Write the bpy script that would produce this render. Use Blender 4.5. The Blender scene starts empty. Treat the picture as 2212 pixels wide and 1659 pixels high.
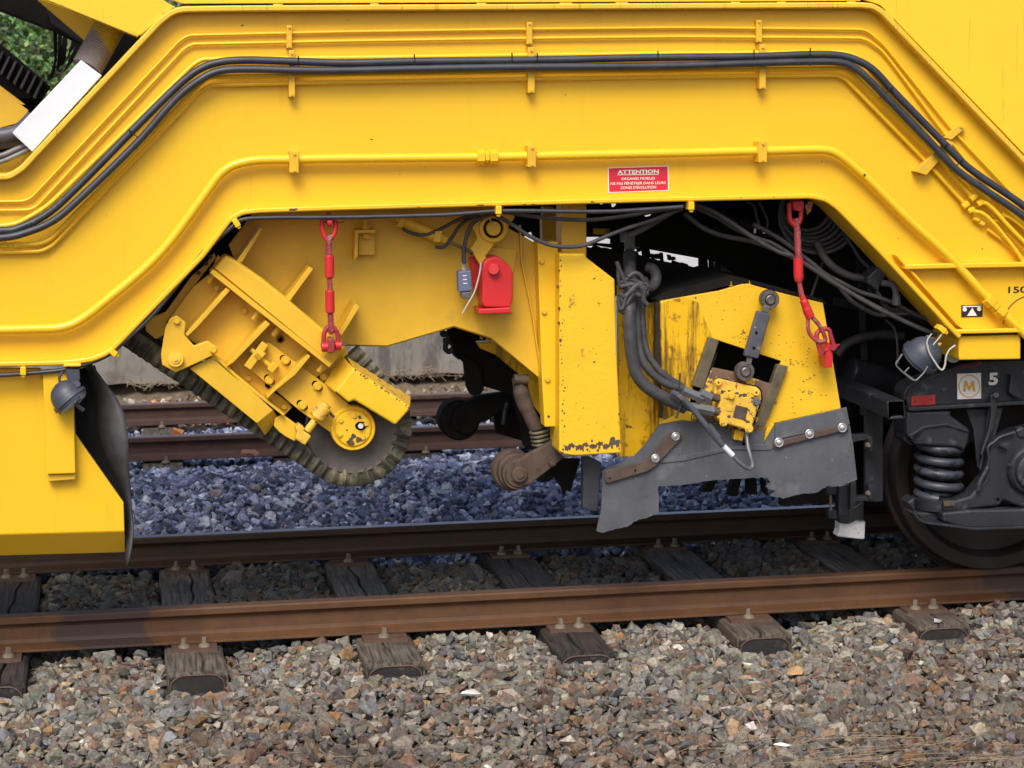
import bpy, bmesh, math, random
import numpy as np
from mathutils import Vector, Matrix
from mathutils.geometry import tessellate_polygon

random.seed(7)
rng = np.random.default_rng(7)
S = bpy.context.scene
C = S.collection

# ---------------------------------------------------------------- camera
F_PX = 4727.06
CAM = Vector((0.0, -9.94077, 2.21716))
CF = Vector((0.17072, 0.97546, -0.13904)).normalized()
CR = Vector((0.98477, -0.17363, -0.00898)).normalized()
CU = CR.cross(CF).normalized()
CR = CF.cross(CU).normalized()
cd = bpy.data.cameras.new('camera')
cam = bpy.data.objects.new('camera', cd)
C.objects.link(cam)
cam.matrix_world = Matrix(((CR.x, CU.x, -CF.x, CAM.x), (CR.y, CU.y, -CF.y, CAM.y), (CR.z, CU.z, -CF.z, CAM.z), (0, 0, 0, 1)))
cd.sensor_width = 36.0
cd.lens = F_PX / 2212.0 * 36.0
cd.clip_start = 0.1
cd.clip_end = 600
cd.dof.use_dof = True
cd.dof.focus_distance = 8.9
cd.dof.aperture_fstop = 7.0
S.camera = cam

# ---------------------------------------------------------------- sky, sun, exposure
SUN_EL, SUN_AZ = 48.0, 200.0          # azimuth measured clockwise from +Y
W_ = bpy.data.worlds.new("World")
S.world = W_
W_.use_nodes = True
wn = W_.node_tree
for n in list(wn.nodes):
    wn.nodes.remove(n)
wo = wn.nodes.new('ShaderNodeOutputWorld')
wb = wn.nodes.new('ShaderNodeBackground')
ws = wn.nodes.new('ShaderNodeTexSky')
ws.sky_type = 'NISHITA'
ws.sun_disc = False
ws.sun_elevation = math.radians(SUN_EL)
ws.sun_rotation = math.radians(SUN_AZ)
ws.dust_density = 4.0
ws.air_density = 1.0
ws.ozone_density = 1.0
wb.inputs['Strength'].default_value = 0.135
wn.links.new(ws.outputs[0], wb.inputs[0])
wn.links.new(wb.outputs[0], wo.inputs[0])
sl = bpy.data.lights.new('sun', 'SUN')
sl.energy = 1.9
sl.angle = math.radians(28)
sl.color = (1.0, 0.95, 0.86)
so = bpy.data.objects.new('sun', sl)
C.objects.link(so)
az, el = math.radians(SUN_AZ), math.radians(SUN_EL)
sd = Vector((math.sin(az) * math.cos(el), math.cos(az) * math.cos(el), math.sin(el)))
so.rotation_euler = sd.to_track_quat('Z', 'Y').to_euler()
so.location = (0, -20, 20)
S.view_settings.view_transform = 'Standard'
S.view_settings.look = 'None'
S.view_settings.exposure = 0.45
S.view_settings.gamma = 1.0

# ---------------------------------------------------------------- measuring helpers
YS = [0.0]
def at(u, v, y):
    y = y + YS[0]
    d = CF + CR * ((u - 1106) / F_PX) - CU * ((v - 829.5) / F_PX)
    return CAM + d * ((y - CAM.y) / d.y)

def atz(u, v, z):
    d = CF + CR * ((u - 1106) / F_PX) - CU * ((v - 829.5) / F_PX)
    return CAM + d * ((z - CAM.z) / d.z)

REG = {'v': (0, 0, 1)}
k3 = 1 / 3.0
for i_, (ox, oy) in enumerate([(0, 0), (737.3, 0), (1474.7, 0), (0, 553), (737.3, 553), (1474.7, 553), (0, 1106), (737.3, 1106), (1474.7, 1106)]):
    REG['R%d' % (i_ + 1)] = (ox, oy, k3)
ks = 0.20833
REG.update(Z1=(316.8, 446.4, ks), Z2=(504, 676.8, ks), Z3=(1224, 432, ks), Z4=(1627.3, 432, ks), Z5=(1751.1, 720, ks), Z6=(1751.1, 936, ks), Z7=(0, 0, .13021), Z8=(1967.2, 403.2, .11068))

def q(reg, s):
    ox, oy, k = REG[reg]
    out = []
    for t in s.split():
        a, b = t.split(',')
        out.append((ox + k * float(a), oy + k * float(b)))
    return out

# ---------------------------------------------------------------- materials
def mat(name, col, rough=0.5, metal=0.0, var=0.12, vscale=6.0, spots=None, spots2=None, streak=None, bump=0.0, bscale=60.0, spec=0.5, hue=None):
    m = bpy.data.materials.new(name)
    m.use_nodes = True
    nt = m.node_tree
    N, L = nt.nodes, nt.links
    b = N['Principled BSDF']
    b.inputs['Roughness'].default_value = rough
    b.inputs['Metallic'].default_value = metal
    b.inputs['Specular IOR Level'].default_value = spec
    tc = N.new('ShaderNodeTexCoord')
    def noise(scale, detail=5.0, vec=None, rough_=0.6):
        n = N.new('ShaderNodeTexNoise')
        n.inputs['Scale'].default_value = scale
        n.inputs['Detail'].default_value = detail
        n.inputs['Roughness'].default_value = rough_
        L.new(vec if vec else tc.outputs['Object'], n.inputs['Vector'])
        return n.outputs['Fac']
    def ramp(src, lo, hi):
        r = N.new('ShaderNodeMapRange')
        r.inputs['From Min'].default_value = lo
        r.inputs['From Max'].default_value = hi
        L.new(src, r.inputs['Value'])
        return r.outputs['Result']
    def mix(fac, a, c2):
        x = N.new('ShaderNodeMix')
        x.data_type = 'RGBA'
        L.new(fac, x.inputs['Factor'])
        if isinstance(a, tuple): x.inputs['A'].default_value = (*a, 1)
        else: L.new(a, x.inputs['A'])
        x.inputs['B'].default_value = (*c2, 1)
        return x.outputs['Result']
    c2 = hue if hue else tuple(c * (1 - var * 2) for c in col)
    cur = mix(ramp(noise(vscale), 0.3, 0.75), tuple(col), tuple(c2))
    rgh = None
    for sp, sc_mul in ((spots, 1), (spots2, 1)):
        if sp:
            scol, thr, ssc = sp[:3]
            soft = sp[3] if len(sp) > 3 else 0.02
            f = ramp(noise(ssc, 7.0), thr, thr + soft)
            cur = mix(f, cur, scol)
    if streak:
        scol, thr, amt = streak[:3]
        mp = N.new('ShaderNodeMapping')
        ks_ = streak[3] if len(streak) > 3 else 10
        mp.inputs['Scale'].default_value = (ks_, ks_, 1.0)
        L.new(tc.outputs['Object'], mp.inputs['Vector'])
        f = ramp(noise(1.6, 6.0, mp.outputs['Vector'], 0.75), thr, thr + 0.12)
        mm = N.new('ShaderNodeMath'); mm.operation = 'MULTIPLY'
        L.new(f, mm.inputs[0]); mm.inputs[1].default_value = amt
        cur = mix(mm.outputs[0], cur, scol)
    L.new(cur, b.inputs['Base Color'])
    rr = N.new('ShaderNodeMapRange')
    rr.inputs['To Min'].default_value = max(0.05, rough - 0.08)
    rr.inputs['To Max'].default_value = min(1, rough + 0.12)
    L.new(noise(vscale * 3), rr.inputs['Value'])
    L.new(rr.outputs['Result'], b.inputs['Roughness'])
    if bump > 0:
        bp = N.new('ShaderNodeBump')
        bp.inputs['Strength'].default_value = bump
        bp.inputs['Distance'].default_value = 0.004
        L.new(noise(bscale, 4.0), bp.inputs['Height'])
        L.new(bp.outputs[0], b.inputs['Normal'])
    return m

YEL = (0.82, 0.488, 0.016)
RUST = (0.10, 0.045, 0.022)
M = {}
M['yellow'] = mat('yellow_paint', YEL, 0.34, var=0.03, vscale=1.3, spots=((0.25, 0.14, 0.02), 0.775, 14, 0.02), streak=((0.60, 0.34, 0.03), 0.58, 0.3), bump=0.16, bscale=3.2)
M['yellow_hood'] = mat('streaked_yellow_paint', (0.84, 0.535, 0.025), 0.38, var=0.03, vscale=1.3, streak=((0.16, 0.09, 0.03), 0.60, 0.7, 34), bump=0.04, bscale=9)
M['yellow_edge'] = mat('grimy_yellow_edge', (0.78, 0.49, 0.035), 0.42, var=0.08, vscale=9, spots=((0.22, 0.13, 0.05), 0.68, 24, 0.08), streak=((0.10, 0.06, 0.03), 0.58, 0.85, 30), bump=0.1, bscale=30)
M['yellow_bright'] = mat('smooth_yellow_paint', (0.84, 0.52, 0.018), 0.26, var=0.03, vscale=4, spots=((0.12, 0.07, 0.03), 0.79, 30, 0.01))
M['yellow_dusty'] = mat('dusty_yellow_paint', (0.74, 0.44, 0.025), 0.45, var=0.08, vscale=7, spots=((0.15, 0.085, 0.03), 0.735, 26, 0.03), spots2=((0.42, 0.27, 0.08), 0.62, 7, 0.25), bump=0.12, bscale=40)
M['yellow_worn'] = mat('chipped_yellow_paint', (0.82, 0.495, 0.018), 0.40, var=0.05, vscale=5, spots=((0.09, 0.05, 0.03), 0.675, 52, 0.02), spots2=((0.30, 0.17, 0.04), 0.66, 16, 0.05), bump=0.35, bscale=70)
M['yellow_oily'] = mat('oil_stained_yellow_paint', (0.78, 0.45, 0.01), 0.30, var=0.05, vscale=5, spots=((0.05, 0.03, 0.012), 0.635, 13, 0.05), spots2=((0.30, 0.15, 0.015), 0.57, 20, 0.10), streak=((0.09, 0.045, 0.01), .50, .9, 9), bump=0.5, bscale=16)
M['yellow_rusty'] = mat('rusty_yellow_casting', (0.74, 0.45, 0.045), 0.5, var=0.08, vscale=10, spots=((0.14, 0.07, 0.035), 0.60, 38, 0.03), spots2=((0.5, 0.28, 0.06), .55, 12, .15), bump=0.4, bscale=60)
M['rubber'] = mat('black_hose_rubber', (0.042, 0.045, 0.060), 0.42, var=0.25, vscale=14, spots=((0.09, 0.09, 0.10), 0.66, 20, 0.1), bump=0.1, bscale=90)
M['rubber_dull'] = mat('dusty_hose_rubber', (0.062, 0.061, 0.068), 0.6, var=0.3, vscale=16, spots=((0.14, 0.12, 0.09), 0.66, 26, 0.1), bump=0.2, bscale=90)
M['rubber_grey'] = mat('grey_rubber_sheet', (0.095, 0.10, 0.118), 0.55, var=0.18, vscale=8, spots=((0.14, 0.145, 0.155), 0.55, 7, 0.2), spots2=((0.26, 0.26, 0.26), 0.66, 30, 0.06), streak=((0.045, 0.045, 0.05), .55, .5, 6), bump=0.4, bscale=40)
M['brush'] = mat('dirty_belt_rubber', (0.078, 0.072, 0.05), 0.65, var=0.35, vscale=18, spots=((0.20, 0.18, 0.105), 0.50, 14, 0.2), bump=0.4, bscale=60)
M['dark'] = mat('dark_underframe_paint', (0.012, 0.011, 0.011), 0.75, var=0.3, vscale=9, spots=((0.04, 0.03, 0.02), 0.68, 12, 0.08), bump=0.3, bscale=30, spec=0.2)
M['bogie'] = mat('black_bogie_paint', (0.021, 0.023, 0.031), 0.5, var=0.3, vscale=10, spots=((0.075, 0.075, 0.09), 0.60, 16, 0.12), spots2=((0.10, 0.07, 0.05), 0.73, 12, 0.05), bump=0.35, bscale=40)
M['spring'] = mat('spring_blue_black', (0.052, 0.058, 0.080), 0.42, var=0.3, vscale=16, spots=((0.012, 0.012, 0.014), 0.55, 22, 0.06), bump=0.15, bscale=60)
M['lamp'] = mat('lamp_shell_grey', (0.058, 0.068, 0.098), 0.45, var=0.2, vscale=14, spots=((0.018, 0.018, 0.022), 0.72, 16, 0.04), bump=0.15, bscale=60)
M['steel'] = mat('worn_steel', (0.20, 0.18, 0.17), 0.42, metal=0.6, var=0.25, vscale=20, spots=((0.10, 0.05, 0.03), 0.64, 26, 0.04), bump=0.15, bscale=80)
M['flaked'] = mat('flaked_yellow_on_rust', (0.17, 0.10, 0.065), 0.6, var=0.25, vscale=16, spots=((0.66, 0.40, 0.04), 0.56, 15, 0.02), bump=0.4, bscale=60)
M['greased_steel'] = mat('greasy_guide_steel', (0.16, 0.135, 0.085), 0.45, metal=0.2, var=0.25, vscale=14, spots=((0.07, 0.05, 0.035), 0.6, 18, 0.1), bump=0.15)
M['steel_grey'] = mat('grey_steel', (0.17, 0.17, 0.18), 0.45, metal=0.3, var=0.2, vscale=20, spots=((0.09, 0.055, 0.04), 0.66, 20, 0.05), bump=0.1)
M['link_blue'] = mat('blue_grey_link_paint', (0.085, 0.09, 0.115), 0.45, var=0.2, vscale=14, spots=((0.20, 0.14, 0.12), 0.60, 16, 0.05), bump=0.1)
M['zinc'] = mat('zinc_washer', (0.55, 0.55, 0.56), 0.35, metal=0.7, var=0.12, vscale=30)
M['disc'] = mat('polished_dark_disc', (0.13, 0.112, 0.10), 0.36, metal=0.5, var=0.3, vscale=7, spots=((0.30, 0.14, 0.05), 0.70, 22, 0.05), spots2=((0.17, 0.14, 0.12), 0.6, 5, 0.2), bump=0.1)
M['wheel'] = mat('wheel_steel', (0.036, 0.022, 0.022), 0.5, metal=0.3, var=0.3, vscale=4, spots=((0.03, 0.025, 0.025), 0.55, 6, 0.1), bump=0.1)
M['rust'] = mat('rusty_iron', (0.10, 0.066, 0.050), 0.7, var=0.3, vscale=16, spots=((0.045, 0.03, 0.022), 0.6, 24, 0.05), spots2=((0.28, 0.15, 0.05), 0.70, 14, 0.05), bump=0.4, bscale=60)
M['red'] = mat('red_paint', (0.60, 0.026, 0.032), 0.30, var=0.1, vscale=9, spots=((0.6, 0.35, 0.04), 0.80, 28, 0.01))
M['red_worn'] = mat('worn_red_paint', (0.42, 0.035, 0.045), 0.45, var=0.25, vscale=22, spots=((0.13, 0.07, 0.07), 0.60, 40, 0.03), bump=0.2)
M['rope'] = mat('red_stained_wire_rope', (0.42, 0.06, 0.07), 0.45, var=0.3, vscale=22, spots=((0.26, 0.2, 0.22), 0.55, 30, 0.06))
M['white'] = mat('white_paint', (0.66, 0.70, 0.80), 0.4, var=0.03, vscale=6)
M['white_chalky'] = mat('chalky_white_paint', (0.80, 0.80, 0.84), 0.7, var=0.1, vscale=30, spots=((0.16, 0.15, 0.16), 0.60, 60, 0.06), bump=0.3)
M['print_white'] = mat('white_print', (0.75, 0.72, 0.70), 0.5, var=0.02)
M['print_red'] = mat('red_sticker_vinyl', (0.58, 0.02, 0.045), 0.35, var=0.04)
M['print_black'] = mat('black_print', (0.012, 0.012, 0.014), 0.5, var=0.05)
M['print_gold'] = mat('gold_print', (0.62, 0.37, 0.07), 0.5, var=0.04)
M['plate_red'] = mat('faded_red_plate', (0.42, 0.03, 0.025), 0.5, var=0.12, vscale=30)
M['switch'] = mat('switch_housing_blue', (0.13, 0.15, 0.25), 0.45, var=0.1, vscale=20)
M['greybox'] = mat('light_grey_box', (0.50, 0.55, 0.58), 0.5, var=0.08, vscale=12)
M['cord'] = mat('pale_wire', (0.48, 0.46, 0.42), 0.5, var=0.1)
M['black'] = mat('matt_black', (0.006, 0.006, 0.006), 0.9, var=0.2, spec=0.1)  # plain black; also stands in for the shade inside holes and slots
M['screw'] = mat('dusty_screw_iron', (0.19, 0.16, 0.115), 0.7, var=0.2, vscale=30, bump=0.2)
M['plate'] = mat('rusty_baseplate', (0.115, 0.062, 0.045), 0.7, var=0.2, vscale=20, bump=0.3)
M['concrete'] = mat('old_concrete', (0.27, 0.255, 0.235), 0.9, var=0.15, vscale=2.5, spots=((0.13, 0.115, 0.10), 0.58, 5, 0.2), streak=((0.07, 0.06, 0.055), 0.47, 0.7, 3.5), bump=0.7, bscale=35)
M['pale_ground'] = mat('pale_platform_surface', (0.50, 0.48, 0.47), 0.9, var=0.1, vscale=3, bump=0.3)
M['soil'] = mat('dusty_soil', (0.22, 0.17, 0.12), 0.95, var=0.3, vscale=12, spots=((0.34, 0.29, 0.22), 0.6, 18, 0.08), bump=0.9, bscale=25)
M['gravel_base'] = mat('dark_gravel_bed', (0.045, 0.040, 0.036), 0.95, var=0.3, vscale=20, bump=0.9, bscale=40)
M['oil'] = mat('old_oily_sludge', (0.030, 0.020, 0.012), 0.4, var=0.3, vscale=20, spots=((0.12, 0.07, 0.015), 0.6, 18, 0.06), bump=0.5)
M['dark_end'] = mat('dark_end_grain', (0.020, 0.017, 0.018), 0.7, var=0.3, vscale=20, spots=((0.07, 0.06, 0.05), 0.6, 16, 0.1), bump=0.4)
M['wood'] = None

def wood_mat():
    m = mat('weathered_sleeper_wood', (0.115, 0.092, 0.072), 0.8, var=0.25, vscale=5, spots=((0.035, 0.025, 0.02), 0.56, 4, 0.25), bump=0.0)
    nt = m.node_tree; N, L = nt.nodes, nt.links
    b = N['Principled BSDF']
    tc = N.new('ShaderNodeTexCoord')
    mp = N.new('ShaderNodeMapping'); mp.inputs['Scale'].default_value = (60, 3.0, 30)
    L.new(tc.outputs['Object'], mp.inputs['Vector'])
    n = N.new('ShaderNodeTexNoise'); n.inputs['Scale'].default_value = 1.4; n.inputs['Detail'].default_value = 8
    L.new(mp.outputs[0], n.inputs['Vector'])
    bp = N.new('ShaderNodeBump'); bp.inputs['Strength'].default_value = 0.8; bp.inputs['Distance'].default_value = 0.006
    L.new(n.outputs['Fac'], bp.inputs['Height']); L.new(bp.outputs[0], b.inputs['Normal'])
    r = N.new('ShaderNodeMapRange'); r.inputs['From Min'].default_value = .35; r.inputs['From Max'].default_value = .65; r.inputs['To Min'].default_value = .35; r.inputs['To Max'].default_value = 1.5
    L.new(n.outputs['Fac'], r.inputs['Value'])
    v = N.new('ShaderNodeVectorMath'); v.operation = 'SCALE'
    L.new(b.inputs['Base Color'].links[0].from_socket, v.inputs[0]); L.new(r.outputs[0], v.inputs['Scale'])
    L.new(v.outputs[0], b.inputs['Base Color'])
    return m
M['wood'] = wood_mat()

def rail_mat(name, a, b_, dark_patches=False):
    m = mat(name, a, 0.62, var=0.2, vscale=9, spots=(b_, 0.55, 16, 0.15), bump=0.25, bscale=50)
    nt = m.node_tree; N, L = nt.nodes, nt.links
    bs = N['Principled BSDF']
    if dark_patches:
        # dark patches with outlines of their own near both ends of the visible rail
        tc = N.new('ShaderNodeTexCoord')
        sep = N.new('ShaderNodeSeparateXYZ'); L.new(tc.outputs['Object'], sep.inputs[0])
        n = N.new('ShaderNodeTexNoise'); n.inputs['Scale'].default_value = 3.5; n.inputs['Detail'].default_value = 1.0
        L.new(tc.outputs['Object'], n.inputs['Vector'])
        def blob(cx, w):
            s1 = N.new('ShaderNodeMath'); s1.operation = 'SUBTRACT'; L.new(sep.outputs['X'], s1.inputs[0]); s1.inputs[1].default_value = cx
            s2 = N.new('ShaderNodeMath'); s2.operation = 'ABSOLUTE'; L.new(s1.outputs[0], s2.inputs[0])
            s3 = N.new('ShaderNodeMath'); s3.operation = 'MULTIPLY_ADD'; L.new(n.outputs['Fac'], s3.inputs[0]); s3.inputs[1].default_value = -0.5; L.new(s2.outputs[0], s3.inputs[2])
            s4 = N.new('ShaderNodeMapRange'); s4.inputs['From Min'].default_value = w - 0.25; s4.inputs['From Max'].default_value = w - 0.235
            s4.inputs['To Min'].default_value = 1; s4.inputs['To Max'].default_value = 0
            L.new(s3.outputs[0], s4.inputs['Value'])
            return s4.outputs[0]
        mx = N.new('ShaderNodeMath'); mx.operation = 'MAXIMUM'
        L.new(blob(8.86, 0.13), mx.inputs[0]); L.new(blob(13.6, 0.82), mx.inputs[1])
        x = N.new('ShaderNodeMix'); x.data_type = 'RGBA'
        src = bs.inputs['Base Color'].links[0].from_socket
        L.new(src, x.inputs['A']); x.inputs['B'].default_value = (0.045, 0.026, 0.020, 1)
        L.new(mx.outputs[0], x.inputs['Factor']); L.new(x.outputs['Result'], bs.inputs['Base Color'])
    return m
M['rail_near'] = rail_mat('orange_rusty_rail', (0.108, 0.046, 0.017), (0.070, 0.032, 0.018), True)
M['rail_far'] = rail_mat('brown_rusty_rail', (0.056, 0.029, 0.014), (0.036, 0.02, 0.013))
M['rail_dark'] = rail_mat('dark_rusty_rail', (0.075, 0.036, 0.028), (0.045, 0.024, 0.02))
M['rail_top'] = mat('rail_running_surface', (0.30, 0.26, 0.30), 0.32, metal=0.6, var=0.2, vscale=9)

def stone_mat():
    m = bpy.data.materials.new('ballast_stone')
    m.use_nodes = True
    nt = m.node_tree; N, L = nt.nodes, nt.links
    b = N['Principled BSDF']
    b.inputs['Roughness'].default_value = 0.8
    b.inputs['Specular IOR Level'].default_value = 0.35
    a = N.new('ShaderNodeAttribute'); a.attribute_name = 'col'
    tc = N.new('ShaderNodeTexCoord')
    n = N.new('ShaderNodeTexNoise'); n.inputs['Scale'].default_value = 70; n.inputs['Detail'].default_value = 4
    L.new(tc.outputs['Object'], n.inputs['Vector'])
    r = N.new('ShaderNodeMapRange'); r.inputs['From Min'].default_value = .3; r.inputs['From Max'].default_value = .7
    r.inputs['To Min'].default_value = .6; r.inputs['To Max'].default_value = 1.4
    L.new(n.outputs['Fac'], r.inputs['Value'])
    v = N.new('ShaderNodeVectorMath'); v.operation = 'SCALE'
    L.new(a.outputs['Color'], v.inputs[0]); L.new(r.outputs[0], v.inputs['Scale'])
    L.new(v.outputs[0], b.inputs['Base Color'])
    bp = N.new('ShaderNodeBump'); bp.inputs['Strength'].default_value = .5; bp.inputs['Distance'].default_value = .003
    n2 = N.new('ShaderNodeTexNoise'); n2.inputs['Scale'].default_value = 120
    L.new(tc.outputs['Object'], n2.inputs['Vector'])
    L.new(n2.outputs['Fac'], bp.inputs['Height']); L.new(bp.outputs[0], b.inputs['Normal'])
    return m
M['stone'] = stone_mat()

# ---------------------------------------------------------------- object helpers
def tag(o, label=None, cat=None, group=None, kind=None):
    if label: o['label'] = label
    if cat: o['category'] = cat
    if group: o['group'] = group
    if kind: o['kind'] = kind
    return o

def thing(name, loc, label, cat, group=None):
    o = bpy.data.objects.new(name, None)
    o.empty_display_size = 0.2
    C.objects.link(o)
    o.location = loc
    o['off'] = [loc[0], loc[1], loc[2]]
    return tag(o, label, cat, group)

def root_off(o):
    v = Vector((0, 0, 0))
    while o is not None:
        v += o.location
        o = o.parent
    return v

def link(name, me, m, parent=None, bevel=0.0, seg=2, smooth=False, loc=None):
    o = bpy.data.objects.new(name, me)
    C.objects.link(o)
    if parent is not None:
        off = root_off(parent)
        o.parent = parent
        o.location = -off if loc is None else Vector(loc) - off
    elif loc is not None:
        o.location = loc
    if m is not None and len(me.materials) == 0:
        me.materials.append(M[m] if isinstance(m, str) else m)
    if bevel > 0:
        b = o.modifiers.new('bevel', 'BEVEL')
        b.width = bevel; b.segments = seg; b.limit_method = 'ANGLE'; b.angle_limit = math.radians(35)
    if smooth:
        for p in me.polygons: p.use_smooth = True
        try: me.set_sharp_from_angle(angle=math.radians(smooth if smooth > 1 else 40))
        except Exception: pass
    return o

def mesh(verts, faces):
    me = bpy.data.meshes.new('m')
    me.from_pydata([tuple(v) for v in verts], [], faces)
    me.update()
    return me

def fix(me):
    bm = bmesh.new(); bm.from_mesh(me)
    bmesh.ops.recalc_face_normals(bm, faces=bm.faces)
    bm.to_mesh(me); bm.free()
    return me

def prism(loops, t):
    """loops: world-point loops (outer + holes) in a plane y = const; extruded by t along +y (or a vector)."""
    ext = t if isinstance(t, Vector) else Vector((0, t, 0))
    tris = tessellate_polygon([[Vector((p.x, p.z, 0)) for p in L] for L in loops])
    pts = [p for L in loops for p in L]
    n = len(pts)
    verts = pts + [p + ext for p in pts]
    faces = [tuple(f) for f in tris] + [tuple(i + n for i in reversed(f)) for f in tris]
    k = 0
    for L in loops:
        m_ = len(L)
        for i in range(m_):
            a, b = k + i, k + (i + 1) % m_
            faces.append((a, b, b + n, a + n))
        k += m_
    me = fix(mesh(verts, faces))
    # join the flat triangles again so bevels run only along true edges
    bm = bmesh.new(); bm.from_mesh(me)
    bmesh.ops.dissolve_limit(bm, angle_limit=math.radians(1), verts=bm.verts, edges=bm.edges)
    bm.to_mesh(me); bm.free()
    return me

def plate(name, pts, y, t, m, parent=None, bevel=0.003, holes=None, seg=2, shift=None):
    loops = [[at(u, v, y) for u, v in pts]] + [[at(u, v, y) for u, v in h] for h in (holes or [])]
    ext = Vector((0, t, 0)) if shift is None else Vector((shift[0], t, shift[1]))
    return link(name, prism(loops, ext), m, parent, bevel, seg)

def circ(uv, r, n=20, ph=0.0, sy=1.0):
    return [(uv[0] + r * math.cos(ph + 2 * math.pi * i / n), uv[1] + sy * r * math.sin(ph + 2 * math.pi * i / n)) for i in range(n)]

def frame_of(d):
    d = d.normalized()
    a = Vector((0, 0, 1)) if abs(d.z) < 0.9 else Vector((1, 0, 0))
    x = d.cross(a).normalized()
    return x, d.cross(x).normalized()

def cyl_data(p0, p1, r0, r1=None, n=16, ph=0.0):
    r1 = r0 if r1 is None else r1
    x, y = frame_of(p1 - p0)
    vs, fs = [], []
    for p, r in ((p0, r0), (p1, r1)):
        for i in range(n):
            a = ph + 2 * math.pi * i / n
            vs.append(p + x * (r * math.cos(a)) + y * (r * math.sin(a)))
    for i in range(n):
        fs.append((i, (i + 1) % n, (i + 1) % n + n, i + n))
    fs.append(tuple(range(n))[::-1]); fs.append(tuple(range(n, 2 * n)))
    return vs, fs

def cyl(name, p0, p1, r0, m, parent=None, r1=None, n=18, bevel=0.0, smooth=True, ph=0.0):
    vs, fs = cyl_data(p0, p1, r0, r1, n, ph)
    return link(name, fix(mesh(vs, fs)), m, parent, bevel, 2, 40 if smooth else False)

def lathe(name, p0, axis, prof, m, parent=None, n=32):
    """prof: list of (distance along the axis, radius)"""
    axis = axis.normalized()
    x, y = frame_of(axis)
    vs, fs = [], []
    for h, r in prof:
        for i in range(n):
            a = 2 * math.pi * i / n
            vs.append(p0 + axis * h + x * (r * math.cos(a)) + y * (r * math.sin(a)))
    for j in range(len(prof) - 1):
        for i in range(n):
            fs.append((j * n + i, j * n + (i + 1) % n, (j + 1) * n + (i + 1) % n, (j + 1) * n + i))
    fs.append(tuple(range(n))[::-1]); fs.append(tuple(range((len(prof) - 1) * n, len(prof) * n)))
    return link(name, fix(mesh(vs, fs)), m, parent, 0, 2, 35)

def sweep_data(path, r, n=12, closed=False, rz=None):
    P = [Vector(p) for p in path]
    N_ = len(P)
    tans = []
    for i in range(N_):
        a = P[(i - 1) % N_] if (closed or i > 0) else P[0]
        b = P[(i + 1) % N_] if (closed or i < N_ - 1) else P[-1]
        tans.append((b - a).normalized())
    x, _ = frame_of(tans[0])
    vs, fs = [], []
    for i in range(N_):
        t = tans[i]
        x = (x - t * x.dot(t)).normalized()
        y = t.cross(x)
        rr = r[min(len(r) - 1, int(i * len(r) / N_))] if isinstance(r, (list, tuple)) else r
        for j in range(n):
            a = 2 * math.pi * j / n
            vs.append(P[i] + x * (rr * math.cos(a)) + y * ((rr if rz is None else rz) * math.sin(a)))
    for i in range(N_ if closed else N_ - 1):
        k = (i + 1) % N_
        for j in range(n):
            fs.append((i * n + j, i * n + (j + 1) % n, k * n + (j + 1) % n, k * n + j))
    if not closed:
        fs.append(tuple(range(n))[::-1]); fs.append(tuple(range((N_ - 1) * n, N_ * n)))
    return vs, fs

def catmull(P, k=8, closed=False):
    P = [Vector(p) for p in P]
    n = len(P)
    if n < 3 and not closed: return P
    out = []
    for i in range(n if closed else n - 1):
        p1, p2 = P[i], P[(i + 1) % n]
        p0 = P[i - 1] if (i > 0 or closed) else p1 * 2 - p2
        p3 = P[(i + 2) % n] if (i + 2 < n or closed) else p2 * 2 - p1
        # centripetal-ish tangents keep uneven spacing from looping
        l = (p2 - p1).length
        t1 = (p2 - p0); t1 = t1.normalized() * min(l, t1.length) if t1.length > 1e-9 else t1
        t2 = (p3 - p1); t2 = t2.normalized() * min(l, t2.length) if t2.length > 1e-9 else t2
        for j in range(k):
            s = j / k
            h1 = 2 * s**3 - 3 * s**2 + 1; h2 = s**3 - 2 * s**2 + s; h3 = -2 * s**3 + 3 * s**2; h4 = s**3 - s**2
            out.append(p1 * h1 + t1 * h2 + p2 * h3 + t2 * h4)
    if not closed: out.append(P[-1])
    return out

def roundp(P, rad, k=5):
    P = [Vector(p) for p in P]
    out = [P[0]]
    for i in range(1, len(P) - 1):
        a, b, c = P[i - 1], P[i], P[i + 1]
        la, lc = (a - b).length, (c - b).length
        d = min(rad, la * .45, lc * .45)
        s, e = b + (a - b).normalized() * d, b + (c - b).normalized() * d
        for j in range(k + 1):
            t = j / k
            out.append(s * (1 - t)**2 + b * (2 * t * (1 - t)) + e * t**2)
    out.append(P[-1])
    return out

def wp(pts, y):
    """pixel points -> world points; y a number or one per point"""
    if isinstance(y, (int, float)): y = [y] * len(pts)
    return [at(u, v, yy) for (u, v), yy in zip(pts, y)]

def hose(name, pts, y, r, m, parent=None, n=12, k=8, closed=False):
    vs, fs = sweep_data(catmull(wp(pts, y), k, closed), r, n, closed)
    return link(name, fix(mesh(vs, fs)), m, parent, 0, 2, 60)

def pipe(name, pts, y, r, m, parent=None, rad=0.05, n=12):
    vs, fs = sweep_data(roundp(wp(pts, y), rad), r, n)
    return link(name, fix(mesh(vs, fs)), m, parent, 0, 2, 60)

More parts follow.
